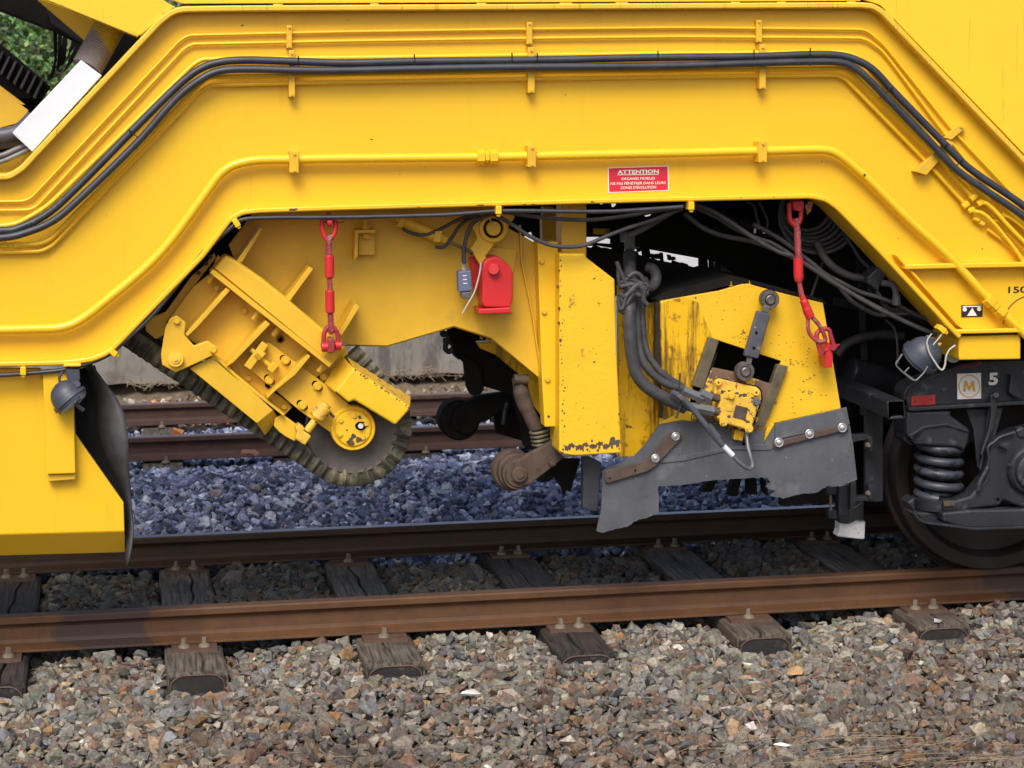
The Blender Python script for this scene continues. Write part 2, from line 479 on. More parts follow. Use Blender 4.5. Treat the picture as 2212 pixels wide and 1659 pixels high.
def ribbon(name, pts, y0, y1, th, m, parent=None, rad=0.0, bevel=0.003, world=False):
    """flat bar bent along a path in the x-z plane, th thick, reaching from y0 to y1"""
    P = [Vector(p) for p in pts] if world else wp(pts, y0)
    if rad: P = roundp(P, rad, 6)
    L_, R_ = [], []
    n = len(P)
    for i in range(n):
        a, b = P[max(i - 1, 0)], P[min(i + 1, n - 1)]
        t = (b - a); nn = Vector((-t.z, 0, t.x)).normalized()
        # mitre
        if 0 < i < n - 1:
            t1 = (P[i] - a).normalized(); co = max(0.4, abs(Vector((-t1.z, 0, t1.x)).dot(nn)))
        else: co = 1
        L_.append(P[i] + nn * (th / 2 / co)); R_.append(P[i] - nn * (th / 2 / co))
    dy = Vector((0, y1 - y0, 0))
    vs = L_ + R_ + [p + dy for p in L_] + [p + dy for p in R_]
    fs = []
    for i in range(n - 1):
        a, b = i, i + 1
        fs += [(a, b, b + n, a + n), (a + 2 * n, a + 3 * n, b + 3 * n, b + 2 * n), (a, a + 2 * n, b + 2 * n, b), (a + n, b + n, b + 3 * n, a + 3 * n)]
    fs += [(0, n, 3 * n, 2 * n), (n - 1, 3 * n - 1, 4 * n - 1, 2 * n - 1)]
    o = link(name, fix(mesh(vs, fs)), m, parent, bevel, 2, 30)
    return o

def bolt(uv, y, r, m, parent, h=0.012, name='bolt', washer=True):
    """hexagon head standing out of a face at y towards the viewer; r in pixels of the sketch grid"""
    p = at(uv[0], uv[1], y)
    s = (at(uv[0] + r, uv[1], y) - p).length
    vs, fs = [], []
    parts = [(p, p + Vector((0, -h, 0)), s, 6, random.random())]
    if washer: parts.insert(0, (p, p + Vector((0, -h * .18, 0)), s * 1.3, 16, 0))
    for a, b, rr, n, ph in parts:
        v_, f_ = cyl_data(a, b, rr, rr * (0.94 if n == 6 else 1), n, ph)
        k = len(vs); vs += v_; fs += [tuple(i + k for i in f) for f in f_]
    return link(name, fix(mesh(vs, fs)), m, parent, 0.0008 if s > 0.008 else 0, 1)

def boxp(name, c, size, m, parent=None, bevel=0.003, rot=None, loc_origin=False):
    x, y, z = [s / 2 for s in size]
    vs = [Vector((a * x, b * y, c_ * z)) for a in (-1, 1) for b in (-1, 1) for c_ in (-1, 1)]
    if rot is not None: vs = [rot @ v for v in vs]
    if not loc_origin: vs = [v + Vector(c) for v in vs]
    fs = [(0, 1, 3, 2), (4, 6, 7, 5), (0, 4, 5, 1), (2, 3, 7, 6), (0, 2, 6, 4), (1, 5, 7, 3)]
    return link(name, fix(mesh(vs, fs)), m, parent, bevel, 2, loc=c if loc_origin else None)

def text(name, body, uv, y, w_px, h_px, m, parent, bold=0.0, shear=0.0, lift=0.001):
    cu = bpy.data.curves.new('t', 'FONT')
    cu.body = body; cu.align_x = 'CENTER'; cu.align_y = 'CENTER'; cu.offset = bold; cu.shear = shear; cu.resolution_u = 3
    o = bpy.data.objects.new('t', cu)
    C.objects.link(o)
    bpy.context.view_layer.update()
    me = bpy.data.meshes.new_from_object(o.evaluated_get(bpy.context.evaluated_depsgraph_get()))
    bpy.data.objects.remove(o)
    xs = [v.co.x for v in me.vertices]; ys = [v.co.y for v in me.vertices]
    cx, cy = (max(xs) + min(xs)) / 2, (max(ys) + min(ys)) / 2
    p = at(uv[0], uv[1], y - lift)
    W = (at(uv[0] + w_px / 2, uv[1], y) - at(uv[0] - w_px / 2, uv[1], y)).x
    H = (at(uv[0], uv[1] - h_px / 2, y) - at(uv[0], uv[1] + h_px / 2, y)).z
    sx, sy = W / (max(xs) - min(xs)), H / (max(ys) - min(ys))
    for v in me.vertices:
        v.co = Vector((p.x + (v.co.x - cx) * sx, p.y, p.z + (v.co.y - cy) * sy))
    me.materials.clear()
    return link(name, me, m, parent)

# ================================================================= SETTING
def sheet(name, x0, x1, y0, y1, z, m, kind='structure'):
    return tag(link(name, mesh([(x0, y0, z), (x1, y0, z), (x1, y1, z), (x0, y1, z)], [(0, 1, 2, 3)]), m), kind=kind)

# ground bed: one relief sheet under every ballast surface, running out far beyond
def bed_z(x, y):
    """height of the ballast surface"""
    x = np.asarray(x, float); y = np.asarray(y, float)
    wob = 0.018 * np.sin(x * 2.1 + y * 1.3) + 0.012 * np.sin(x * 5.3 - y * 3.1)
    z = np.full_like(x, -0.185) + wob
    # shoulder in front of the sleeper ends slopes down towards the viewer
    s = np.clip((-1.25 - y) / 1.6, 0, 1)
    z = z - 0.20 * s * s * (3 - 2 * s) - 0.02 * np.clip((-0.8 - y) / .45, 0, 1)
    z = z + np.where(y < -.8, 0.045 * np.clip((x - 3.3) / .8, 0, 1), 0)
    # between our rails it lies a little lower
    z = np.where(np.abs(y) < 0.70, z - 0.03, z)
    # clean stone heaped up between the two tracks
    h = np.exp(-((y - 2.35) / 0.85) ** 2)
    z = np.where(y > 0.7, z + 0.15 * h * (0.75 + 0.25 * np.sin(x * 1.9 + 0.6)), z)
    z = np.where(y > 3.55, -0.20 + wob * .6, z)
    return z
gx = np.concatenate([[-200, -60, -20, -8], np.linspace(-5, 12, 86), [16, 30, 80, 200]])
gy = np.concatenate([[-60, -12, -6], np.linspace(-5, 7, 100), [9, 20, 60, 300]])
GX, GY = np.meshgrid(gx, gy)
GZ = bed_z(GX, GY) - 0.035
vs = np.stack([GX, GY, GZ], -1).reshape(-1, 3)
nx_ = len(gx)
fs = [(j * nx_ + i, j * nx_ + i + 1, (j + 1) * nx_ + i + 1, (j + 1) * nx_ + i) for j in range(len(gy) - 1) for i in range(nx_ - 1)]
tag(link('ground', mesh(vs.tolist(), fs), 'gravel_base'), kind='structure')

# ---------------------------------------------------------------- platform beyond the tracks
def rough_edge(n, amp, seed):
    r = random.Random(seed); a = []
    v = 0
    for i in range(n):
        v = v * .7 + r.uniform(-amp, amp); a.append(v)
    return a
pl = thing('concrete_platform', (3, 6.3, 0), 'old streaked concrete platform wall with a ragged lower edge beyond the second track', 'platform')
n = 120
xs = np.linspace(-14, 22, n)
ed = rough_edge(n, 0.012, 4)
zb = [0.0 + e * 1.8 + 0.035 * math.sin(x * 1.1) - 0.012 * x for e, x in zip(ed, xs)]
front = [Vector((x, 6.30, z)) for x, z in zip(xs, zb)]
loop = front + [Vector((xs[-1], 6.30, 0.72)), Vector((xs[0], 6.30, 0.72))]
link('wall_slab', prism([loop], 0.16), 'concrete', pl, 0.006)
boxp('platform_surface', (4, 11.3, 0.66), (36, 9.7, 0.12), 'pale_ground', pl, 0.01)
boxp('foundation', (4, 6.75, 0.0), (36, .3, 1.1), 'soil', pl, 0.0)
# ragged earth bank under the slab
nb = 260; vs = []; fs = []
r_ = random.Random(5)
for j in range(9):
    for i in range(nb):
        x = -6 + 20 * i / (nb - 1)
        t = j / 8
        vs.append((x, 6.65 - 1.0 * t + r_.uniform(-.03, .03), -.02 - 0.18 * t ** .8 + r_.uniform(-.02, .02)))
for j in range(8):
    for i in range(nb - 1):
        a = j * nb + i
        fs.append((a, a + 1, a + nb + 1, a + nb))
tag(link('earth_bank', fix(mesh(vs, fs)), 'soil'), kind='structure')
boxp('rear_wall', (5, 22, 2.0), (60, .3, 4.6), 'concrete', None, 0.0)
tag(bpy.data.objects['rear_wall'], 'long pale wall far behind the platform', 'wall')

# ---------------------------------------------------------------- rails
RP = [(-.067, -.148), (-.067, -.138), (-.035, -.128), (-.012, -.120), (-.0085, -.105), (-.008, -.055), (-.013, -.043), (-.033, -.034), (-.035, -.030), (-.035, -.007), (-.030, -.001), (-.020, 0.0)]
RP = RP + [(-y, z) for y, z in reversed(RP)]
def rail(y0, m, label, x0=-9.0, x1=15.0):
    n = len(RP); xs = [x0 + (x1 - x0) * i / 24 for i in range(25)]
    vs = [(x - x0, y, z) for x in xs for y, z in RP]
    fs = []
    for k in range(24):
        for i in range(n):
            fs.append((k * n + i, k * n + (i + 1) % n, (k + 1) * n + (i + 1) % n, (k + 1) * n + i))
    fs.append(tuple(range(n))[::-1]); fs.append(tuple(range(24 * n, 25 * n)))
    me = fix(mesh(vs, fs))
    me.materials.append(M[m]); me.materials.append(M['rail_top'] if m != 'rail_near' else M[m])
    for p in me.polygons:
        if p.normal.z > .9 and p.center.z > -.01: p.material_index = 1
    o = link('rail', me, None, None, 0.002, 2, loc=(x0, y0, 0))
    return tag(o, label, 'rail', 'steel rails of the two tracks')
rail(-.7525, 'rail_near', 'nearest steel rail, orange brown with rust, running along the front of the gravel')
rail(.7525, 'rail_far', 'dark brown steel rail with a shiny top just below the blue ballast, under the machine')
rail(3.83, 'rail_dark', 'dark rusty rail of the second track, nearer one, right behind the blue ballast')
rail(5.265, 'rail_dark', 'dark rusty rail of the second track, farther one, closest to the concrete platform')

# ---------------------------------------------------------------- sleepers with baseplates and screws
def screw_mesh():
    vs, fs = [], []
    for a, b, r0, r1, n, ph in ((0, .010, .026, .022, 16, 0), (.010, .014, .022, .013, 16, 0), (.014, .040, .0125, .0115, 4, .78)):
        v_, f_ = cyl_data(Vector((0, 0, a)), Vector((0, 0, b)), r0, r1, n, ph)
        k = len(vs); vs += v_; fs += [tuple(i + k for i in f) for f in f_]
    me = fix(mesh(vs, fs)); me.materials.append(M['screw'])
    return me
SCREW = screw_mesh()
BP = None
SLEEPERS = []
def sleeper(k, label, shade, yc=0.0, end=1.21, screws=((1, 1), (1, 1)), crack=True, xoff=0.0):
    x = 0.22 + 0.807 * k + xoff
    t = thing('wooden_sleeper', (x, yc, -0.31), label, 'sleeper', 'wooden sleepers under the rails')
    # beam: slightly uneven, the top cut by a long drying crack
    w = 0.122 + 0.006 * math.sin(k * 3.1)
    cr = 0.018 * math.sin(k * 5 + 1)
    prof = [(-w, -.15), (-w, .135), (-w + .013, .147), (cr - .007, .149), (cr + .001, .108), (cr + .007, .147), (w - .013, .146), (w, .133), (w, -.15)]
    vs, fs = [], []
    ny = 44
    for j in range(ny + 1):
        y = -end + 2 * end * j / ny
        for (a, b) in prof:
            if b < .12 and b > 0: b = .13 - .03 * max(0, math.sin(y * 2.3 + k * 1.7))
            jx = (0.012 * math.sin(y * 4 + k) + 0.006 * math.sin(y * 17 + k * 2)) if -w + .02 < a < w - .02 else 0.003 * math.sin(y * 9 + k)
            vs.append((a + jx, y, b + (0.003 * math.sin(y * 7 + a * 30 + k) if b > 0 else 0)))
    m_ = len(prof)
    for j in range(ny):
        for i in range(m_):
            fs.append((j * m_ + i, j * m_ + (i + 1) % m_, (j + 1) * m_ + (i + 1) % m_, (j + 1) * m_ + i))
    fs.append(tuple(range(m_))[::-1]); fs.append(tuple(range(ny * m_, (ny + 1) * m_)))
    me = fix(mesh(vs, fs)); me.materials.append(shade)
    o = bpy.data.objects.new('beam', me); C.objects.link(o); o.parent = t
    ef = boxp('end_face', (0, -end - .002, -.012), (2 * w - .016, .008, .27), 'dark_end', None, .004); ef.parent = t  # end face in a darker tone than the beam
    # iron band hammered into the end grain
    for s in (-1,):
        vs2, fs2 = sweep_data(roundp([Vector((-w + .02, s * (end + .008), -.06)), Vector((-w + .012, s * (end + .008), .10)), Vector((-w + .05, s * (end + .008), .128)), Vector((w - .05, s * (end + .008), .128)), Vector((w - .012, s * (end + .008), .10)), Vector((w - .02, s * (end + .008), -.06))], .03), .0035, 6)
        b_ = link('end_band', fix(mesh(vs2, fs2)), 'plate'); b_.parent = t
    for si, yr in enumerate((-.7525, .7525)):
        p = bpy.data.objects.new('baseplate', BASE); C.objects.link(p); p.parent = t; p.location = (0, yr, .1525)
        for sj, dy in enumerate((-.112, .112)):
            cnt = screws[si][sj]
            for dx in ((-.042, .042) if cnt == 2 else ((-.004,) if cnt == 1 else ())):
                s_ = bpy.data.objects.new('screw', SCREW); C.objects.link(s_); s_.parent = p
                s_.location = (dx, dy, .0085); s_.rotation_euler = (0, 0, random.uniform(0, 1.5))
    SLEEPERS.append((x, w, end, yc))
    return t
BASE = fix(mesh([(a * .095, b * .155, c * .0085) for a in (-1, 1) for b in (-1, 1) for c in (-1, 1)], [(0, 1, 3, 2), (4, 6, 7, 5), (0, 4, 5, 1), (2, 3, 7, 6), (0, 2, 6, 4), (1, 5, 7, 3)]))
BASE.materials.append(M['plate'])
def woodv(name, c):
    m = M['wood'].copy(); m.name = name
    for n in m.node_tree.nodes:
        if n.type == 'MIX' and not n.inputs['A'].is_linked:
            n.inputs['A'].default_value = (*c, 1); n.inputs['B'].default_value = (c[0] * .5, c[1] * .48, c[2] * .46, 1)
            break
    return m
W_GREY = woodv('grey_sleeper_wood', (0.125, 0.108, 0.085)); W_DARK = woodv('tarred_sleeper_wood', (0.042, 0.032, 0.027)); W_MID = M['wood']
sleeper(-2, 'wooden sleeper beyond the left edge of the picture', W_DARK, screws=((2, 2), (2, 2)))
sleeper(-1, 'tarred sleeper with split end, leftmost, cut by the left picture edge', W_DARK, screws=((2, 2), (2, 2)))
sleeper(0, 'grey sleeper half sunk in gravel, second from the left, two screws on it', W_GREY, end=1.19, screws=((2, 2), (2, 2)))
sleeper(1, 'pale grey cracked sleeper with a single screw, third from the left', W_GREY, end=1.22, screws=((1, 1), (1, 1)), xoff=.0)
sleeper(2, 'dark sleeper with rounded iron band at its end and two screws, middle of the picture', W_DARK, end=1.22, screws=((2, 2), (2, 2)))
sleeper(3, 'brown cracked sleeper with one low screw, second from the right', W_MID, end=1.10, screws=((1, 2), (2, 2)))
sleeper(4, 'dark brown sleeper with a small stone lying on it, rightmost in front of the rail', W_MID, end=1.10, screws=((2, 2), (2, 2)))
sleeper(5, 'sleeper buried under gravel below the wheel at the right edge', W_DARK, end=1.0)
sleeper(6, 'sleeper beyond the right edge of the picture', W_DARK, end=1.0)
# sleepers of the second track
for k in range(-3, 8):
    x = 0.17 + k * 0.82
    t = thing('wooden_sleeper', (x, 4.5, -.30), 'weathered sleeper of the second track, its pale end sticking out of the blue ballast' if k == 0 else 'sleeper of the second track mostly buried in ballast', 'sleeper', None if k == 0 else 'sleepers buried under the second track')
    o = boxp('beam', (x, 4.5, -.245), (.25, 2.58 if k == 0 else 2.3, .16), W_GREY if k == 0 else W_DARK, t, .008)
    for yr in (3.83, 5.265):
        for dy in (-.1, .1):
            s_ = bpy.data.objects.new('screw', SCREW); C.objects.link(s_); s_.parent = t; s_.location = (.02, yr - 4.5 + dy, .145)

# ---------------------------------------------------------------- ballast stones (loose stones nobody could count)
def rock_protos(n, seed, npts=13):
    r = random.Random(seed); out = []
    for i in range(n):
        sx, sy, sz = r.uniform(.75, 1.25), r.uniform(.65, 1.05), r.uniform(.42, .8)
        bm = bmesh.new()
        for _ in range(npts):
            while True:
                p = Vector((r.uniform(-1, 1), r.uniform(-1, 1), r.uniform(-1, 1)))
                if .3 < p.length: break
            p = p.normalized() * r.uniform(.84, 1.1)
            bm.verts.new((p.x * sx, p.y * sy, p.z * sz))
        res = bmesh.ops.convex_hull(bm, input=bm.verts)
        bmesh.ops.delete(bm, geom=[v for v in bm.verts if not v.link_faces], context='VERTS')
        bmesh.ops.triangulate(bm, faces=bm.faces)
        bm.verts.index_update()
        out.append((np.array([v.co[:] for v in bm.verts]), np.array([[v.index for v in f.verts] for f in bm.faces])))
        bm.free()
    return out
PROT = rock_protos(36, 11)
def stones(name, x0, x1, y0, y1, pitch, size, palette, layers=2, zfun=bed_z, dz=0.0, avoid=True, label=None, flat=.6, keep=1.0, tint=None):
    P = []
    for l in range(layers):
        nx, ny = int((x1 - x0) / pitch), int((y1 - y0) / pitch)
        X, Y = np.meshgrid(np.arange(nx) * pitch + x0, np.arange(ny) * pitch + y0)
        X = X.ravel() + rng.uniform(-.6, .6, X.size) * pitch; Y = Y.ravel() + rng.uniform(-.6, .6, Y.size) * pitch
        Zz = zfun(X, Y) + dz + (l - layers + 1) * pitch * .42 + rng.uniform(-.3, .3, X.size) * pitch
        P.append(np.stack([X, Y, Zz], -1))
    P = np.concatenate(P)
    if keep < 1: P = P[rng.random(len(P)) < keep]
    sz = size * np.exp(rng.normal(0, .30, len(P))) * .5
    sz = np.clip(sz, size * .22, size * .95)
    if avoid:
        ok = np.ones(len(P), bool)
        for (sx, w, e, yc) in SLEEPERS:
            ins = (np.abs(P[:, 0] - sx) < w + sz * .55) & (np.abs(P[:, 1] - yc) < e + sz * .4)
            ok &= ~(ins & (rng.random(len(P)) > (.035 if y1 < 1 and y0 > -1 else .012)))
            end_ = (np.abs(P[:, 0] - sx) < w + .02) & (P[:, 1] < yc - e) & (P[:, 1] > yc - e - .17)
            P[end_, 2] -= .055 * (1 - (yc - e - P[end_, 1]) / .2)
            # close to the sides of a sleeper the fill lies a little lower
            near = (np.abs(P[:, 0] - sx) < w + .06) & (np.abs(P[:, 1] - yc) < e)
            P[near, 2] -= .02
        for yr in (-.7525, .7525, 3.83, 5.265):
            d = np.abs(P[:, 1] - yr)
            ok &= ~(d < .03 + sz * .75)
            P[:, 2] = np.where(d < .11, np.minimum(P[:, 2], -.160 - sz * .55), P[:, 2])
        P, sz = P[ok], sz[ok]
    N = len(P)
    # random rotations: mostly lying on their flat side
    ax = rng.uniform(0, 2 * np.pi, N); tx = rng.normal(0, flat, N); ty = rng.normal(0, flat, N)
    ca, sa = np.cos(ax), np.sin(ax); cx, sx_ = np.cos(tx), np.sin(tx); cy, sy_ = np.cos(ty), np.sin(ty)
    Z0, O = np.zeros(N), np.ones(N)
    Rz = np.stack([ca, -sa, Z0, sa, ca, Z0, Z0, Z0, O], -1).reshape(N, 3, 3)
    Rx = np.stack([O, Z0, Z0, Z0, cx, -sx_, Z0, sx_, cx], -1).reshape(N, 3, 3)
    Ry = np.stack([cy, Z0, sy_, Z0, O, Z0, -sy_, Z0, cy], -1).reshape(N, 3, 3)
    Rm = Rz @ Rx @ Ry
    pal = np.array([c[0] for c in palette]); wts = np.array([c[1] for c in palette], float); wts /= wts.sum()
    ci = rng.choice(len(pal), N, p=wts)
    col = pal[ci] * np.exp(rng.normal(0, .24, (N, 1))) * np.exp(rng.normal(0, .03, (N, 3)))
    if tint is not None: col = col * tint(P[:, 0], P[:, 1])
    pi_ = rng.integers(0, len(PROT), N)
    V_, F_, K_ = [], [], []
    base = 0
    for k, (pv, pf) in enumerate(PROT):
        idx = np.nonzero(pi_ == k)[0]
        if len(idx) == 0: continue
        v = np.einsum('nij,vj->nvi', Rm[idx], pv) * sz[idx][:, None, None] + P[idx][:, None, :]
        f = pf[None] + (np.arange(len(idx)) * len(pv))[:, None, None] + base
        V_.append(v.reshape(-1, 3)); F_.append(f.reshape(-1, 3)); K_.append(np.repeat(col[idx], len(pv), axis=0))
        base += len(idx) * len(pv)
    V_ = np.concatenate(V_); F_ = np.concatenate(F_); K_ = np.concatenate(K_)
    me = bpy.data.meshes.new(name)
    me.vertices.add(len(V_)); me.vertices.foreach_set('co', V_.astype(np.float32).ravel())
    me.loops.add(F_.size); me.loops.foreach_set('vertex_index', F_.astype(np.int32).ravel())
    me.polygons.add(len(F_)); me.polygons.foreach_set('loop_start', np.arange(0, F_.size, 3, dtype=np.int32))
    me.update(calc_edges=True)
    at_ = me.attributes.new('col', 'FLOAT_COLOR', 'POINT')
    at_.data.foreach_set('color', np.concatenate([K_, np.ones((len(K_), 1))], 1).astype(np.float32).ravel())
    me.materials.append(M['stone'])
    me.shade_flat()
    o = bpy.data.objects.new(name, me); C.objects.link(o)
    o['kind'] = 'stuff'
    if label: o['label'] = label; o['category'] = 'ballast'
    return len(F_)

WARM = [((.23, .215, .185), 6), ((.16, .155, .145), 5), ((.23, .165, .115), 3.0), ((.19, .13, .10), 2.6), ((.31, .285, .24), 2.0), ((.12, .11, .10), 3), ((.20, .19, .17), 5), ((.44, .41, .37), .35), ((.30, .18, .09), .45), ((.145, .15, .165), 2.5), ((.15, .10, .08), 2.0)]
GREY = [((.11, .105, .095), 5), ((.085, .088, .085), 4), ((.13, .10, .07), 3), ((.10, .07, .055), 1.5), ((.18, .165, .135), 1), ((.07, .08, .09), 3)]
BLUE = [((.23, .26, .38), 6), ((.14, .16, .26), 6), ((.40, .43, .55), 3.2), ((.055, .065, .11), 5), ((.52, .54, .62), 2.2), ((.26, .22, .22), .5)]  # blue-grey stone, with the blue of skylight put into the colours too
def tint_front(x, y):
    # nearer the rail the stone is lighter and greyer; further out browner and darker
    t = np.clip((-1.35 - y) / 1.1 + .25 * np.sin(x * 2.3) + .15 * np.sin(x * 5.1 + y * 4), 0, 1)[:, None]
    return (1 - t) * np.array([[.85, .84, .80]]) + t * np.array([[.60, .54, .50]])
TR = 0
TR += stones('front_ballast', -2.4, 6.2, -3.75, -.79, .036, .053, WARM, 2, tint=tint_front, label='brown and grey crushed stone ballast heaped in front of the nearest rail')
TR += stones('front_fines', -1.4, 5.4, -3.4, -.85, .028, .024, WARM, 1, tint=tint_front, dz=.0, keep=.22, label='small chips of gravel lying between the larger front stones')
TR += stones('inner_ballast', -2.2, 7.2, -.72, .72, .038, .060, GREY, 2, dz=.028, tint=lambda x, y: .72, label='grey shaded ballast between the two rails under the machine')  # stone colours darkened to stand in for the machine's shade
TR += stones('middle_ballast', -1.6, 6.0, .78, 3.76, .038, .054, BLUE, 2, label='clean blue grey ballast heaped between the two tracks')
TR += stones('second_track_ballast', -2.2, 7.0, 3.9, 5.18, .040, .055, BLUE, 2, label='blue grey ballast between the rails of the second track')
TR += stones('rubble', -2.2, 7.0, 5.36, 6.3, .06, .05, [((.30, .22, .15), 4), ((.38, .20, .10), 1.5), ((.34, .31, .27), 3), ((.5, .47, .42), .6), ((.14, .10, .07), 4)], 1, zfun=lambda x, y: -.20 + np.clip((y - 5.45), 0, 2) * .13, avoid=False, keep=.8, label='brown rubble and dead leaves along the foot of the platform wall')
print('stone triangles', TR)

# a few stones and scraps that catch the eye
def lone(name, uv, z, sz, col, label, cat, seed, sq=(1, 1, 1)):
    p = atz(uv[0], uv[1], z)
    v, f = PROT[seed]
    me = mesh([(a[0] * sz * sq[0], a[1] * sz * sq[1], a[2] * sz * sq[2]) for a in v], [tuple(int(i) for i in t) for t in f])
    mm = mat(name + '_mat', col, .75, var=.15, vscale=60, bump=.2)
    o = link(name, me, mm, None, 0.001, 1, loc=p)
    o.rotation_euler = (.2, .1, seed)
    return tag(o, label, cat)
lone('stone', (1022, 1494), -.19, .036, (.60, .58, .54), 'whitish stone lying in the front gravel below the middle of the near rail', 'stone', 3, (1.2, .8, .7))
lone('stone', (385, 935), -.12, .055, (.55, .20, .05), 'orange broken stone between the rails of the second track', 'stone', 8)
lone('stone', (540, 978), -.09, .06, (.22, .10, .06), 'reddish brown stone on top of the blue ballast beside the second track', 'stone', 12, (1.3, .8, .6))
lone('stone', (362, 1598), -.27, .045, (.24, .25, .27), 'large pale grey block of stone in the lower left gravel', 'stone', 5, (1.2, .9, .9))
lone('stone', (1718, 1450), -.2, .04, (.42, .27, .13), 'sandy orange stone in the gravel right of the brown sleeper', 'stone', 15)
lone('stone', (2024, 1340), -.145, .022, (.36, .35, .33), 'small pale stone lying on the rightmost sleeper', 'stone', 19)
lone('plastic_scrap', (1690, 1608), -.29, .03, (.8, .8, .84), 'torn white strip of plastic at the bottom right of the gravel', 'litter', 6, (1.5, .4, .35))
lone('plastic_scrap', (1052, 1656), -.29, .02, (.7, .8, .8), 'small pale round scrap at the bottom edge of the gravel', 'litter', 7, (1, 1, .5))
lone('plastic_scrap', (347, 1040), -.08, .016, (.8, .82, .85), 'tiny white flake on the blue ballast left of the belt', 'litter', 9, (1.3, .8, .5))

# dry grass stalks at the bottom edge
def stalks(name, spots, m, label):
    vs, fs = [], []
    for (u, v, z, dx, dz, r) in spots:
        p = atz(u, v, z)
        a = [p, p + Vector((dx * .5, -.02, dz * .6)), p + Vector((dx, -.05, dz))]
        v_, f_ = sweep_data(catmull(a, 4), [r] * 8 + [r * .5], 5)
        k = len(vs); vs += v_; fs += [tuple(i + k for i in f) for f in f_]
    return tag(link(name, fix(mesh(vs, fs)), m), label, 'grass', kind='stuff')
M['straw'] = mat('dry_straw', (.34, .26, .17), .8, var=.2, vscale=30)
sp_ = []
for i in range(110):
    u = random.choice([random.gauss(180, 60), random.gauss(750, 260), random.gauss(1640, 90), random.gauss(1900, 180)])
    sp_.append((u, random.uniform(1610, 1700), -.31, random.uniform(-.13, .16), random.uniform(.01, .10), .0011))
for i in range(60):
    sp_.append((random.uniform(1700, 2180), random.uniform(1590, 1650), -.29, random.uniform(-.25, .25), random.uniform(.005, .03), .0012))
stalks('dry_grass', sp_, 'straw', 'thin dry grass stalks along the bottom edge of the gravel')
w = hose('dry_weed_stem', [(1178, 1622), (1172, 1560), (1175, 1480), (1183, 1432)], [-2.55, -2.52, -2.5, -2.47], .0016, 'plate')
tag(w, 'single thin brown weed stem standing in the gravel', 'weed')
w = hose('dry_weed_stem', [(1660, 1612), (1640, 1560), (1600, 1500), (1572, 1465)], [-2.75, -2.75, -2.7, -2.68], .0016, 'straw')
tag(w, 'long pale bent grass stem leaning left across the right gravel', 'weed')
# tuft of dead grass on the earth under the platform
vs, fs = [], []
for i in range(260):
    x = random.uniform(.0, 2.4) if i % 3 else random.gauss(.62, .1)
    b = Vector((x, random.uniform(6.0, 6.3), -.02))
    a = [b, b + Vector((random.uniform(-.08, .08), random.uniform(-.1, .02), random.uniform(.02, .09))), b + Vector((random.uniform(-.16, .16), random.uniform(-.15, .02), random.uniform(0, .1)))]
    v_, f_ = sweep_data(a, .002, 4)
    k = len(vs); vs += v_; fs += [tuple(i_ + k for i_ in f) for f in f_]
tag(link('dead_grass', fix(mesh(vs, fs)), 'straw'), 'dead grass hanging from the earth under the platform wall', 'grass', kind='stuff')

# ---------------------------------------------------------------- shrubs far behind, seen through the gap at the top left
def shrub(name, c, size, nleaf, col, label, seed):
    r = np.random.default_rng(seed)
    t = thing(name, (c[0], c[1], .7), label, 'shrub', 'shrubs on the platform')
    trunk = [Vector((c[0], c[1], .7)), Vector((c[0] + .1, c[1], 1.4)), Vector((c[0] - .05, c[1], c[2] + .5))]
    vs_, fs_ = sweep_data(catmull(trunk, 4), .04, 8)
    for i in range(26):
        a = r.uniform(0, 6.28); h = r.uniform(.9, c[2] + .3)
        b0 = Vector((c[0], c[1], h)); b1 = b0 + Vector((math.cos(a) * size[0] * .8, math.sin(a) * size[1] * .8, r.uniform(.1, .6)))
        v_, f_ = sweep_data([b0, (b0 + b1) / 2 + Vector((0, 0, .06)), b1], [.02, .013, .005], 5)
        k = len(vs_); vs_ += v_; fs_ += [tuple(i_ + k for i_ in f) for f in f_]
    link('trunk', fix(mesh(vs_, fs_)), 'wood', t)
    # leaf clusters
    cc = r.normal(0, .45, (nleaf // 30, 3)); cc = cc / np.maximum(1, np.linalg.norm(cc, axis=1, keepdims=True))
    p = np.repeat(cc, 30, 0) * np.array(size) + r.normal(0, .055, (len(cc) * 30, 3)) + np.array(c)
    N = len(p); L = r.uniform(.04, .085, N)
    d = r.normal(0, 1, (N, 3)); d[:, 2] -= .3; d /= np.linalg.norm(d, axis=1, keepdims=True)
    s = np.cross(d, r.normal(0, 1, (N, 3))); s /= np.linalg.norm(s, axis=1, keepdims=True)
    V = np.stack([p, p + d * L[:, None] * .5 + s * L[:, None] * .35, p + d * L[:, None] * 1.2, p + d * L[:, None] * .5 - s * L[:, None] * .35], 1).reshape(-1, 3)
    me = mesh(V.tolist(), [(4 * i, 4 * i + 1, 4 * i + 2, 4 * i + 3) for i in range(N)])
    K = np.repeat(np.array(col) * np.exp(r.normal(0, .45, (N, 1))) * np.exp(r.normal(0, .12, (N, 3))), 4, 0)
    a_ = me.attributes.new('col', 'FLOAT_COLOR', 'POINT')
    a_.data.foreach_set('color', np.concatenate([K, np.ones((len(K), 1))], 1).astype(np.float32).ravel())
    me.materials.append(M['leaf'])
    o = link('foliage', me, None, t); o['kind'] = 'stuff'
def leaf_mat():
    m = bpy.data.materials.new('leaf'); m.use_nodes = True
    nt = m.node_tree; b = nt.nodes['Principled BSDF']; b.inputs['Roughness'].default_value = .6
    a = nt.nodes.new('ShaderNodeAttribute'); a.attribute_name = 'col'
    nt.links.new(a.outputs['Color'], b.inputs['Base Color'])
    return m
M['leaf'] = leaf_mat()
shrub('shrub', (-1.3, 11.4, 2.1), (1.3, .6, 1.1), 16000, (.11, .19, .06), 'green leafy shrub seen through the gap at the top left, left half', 1)
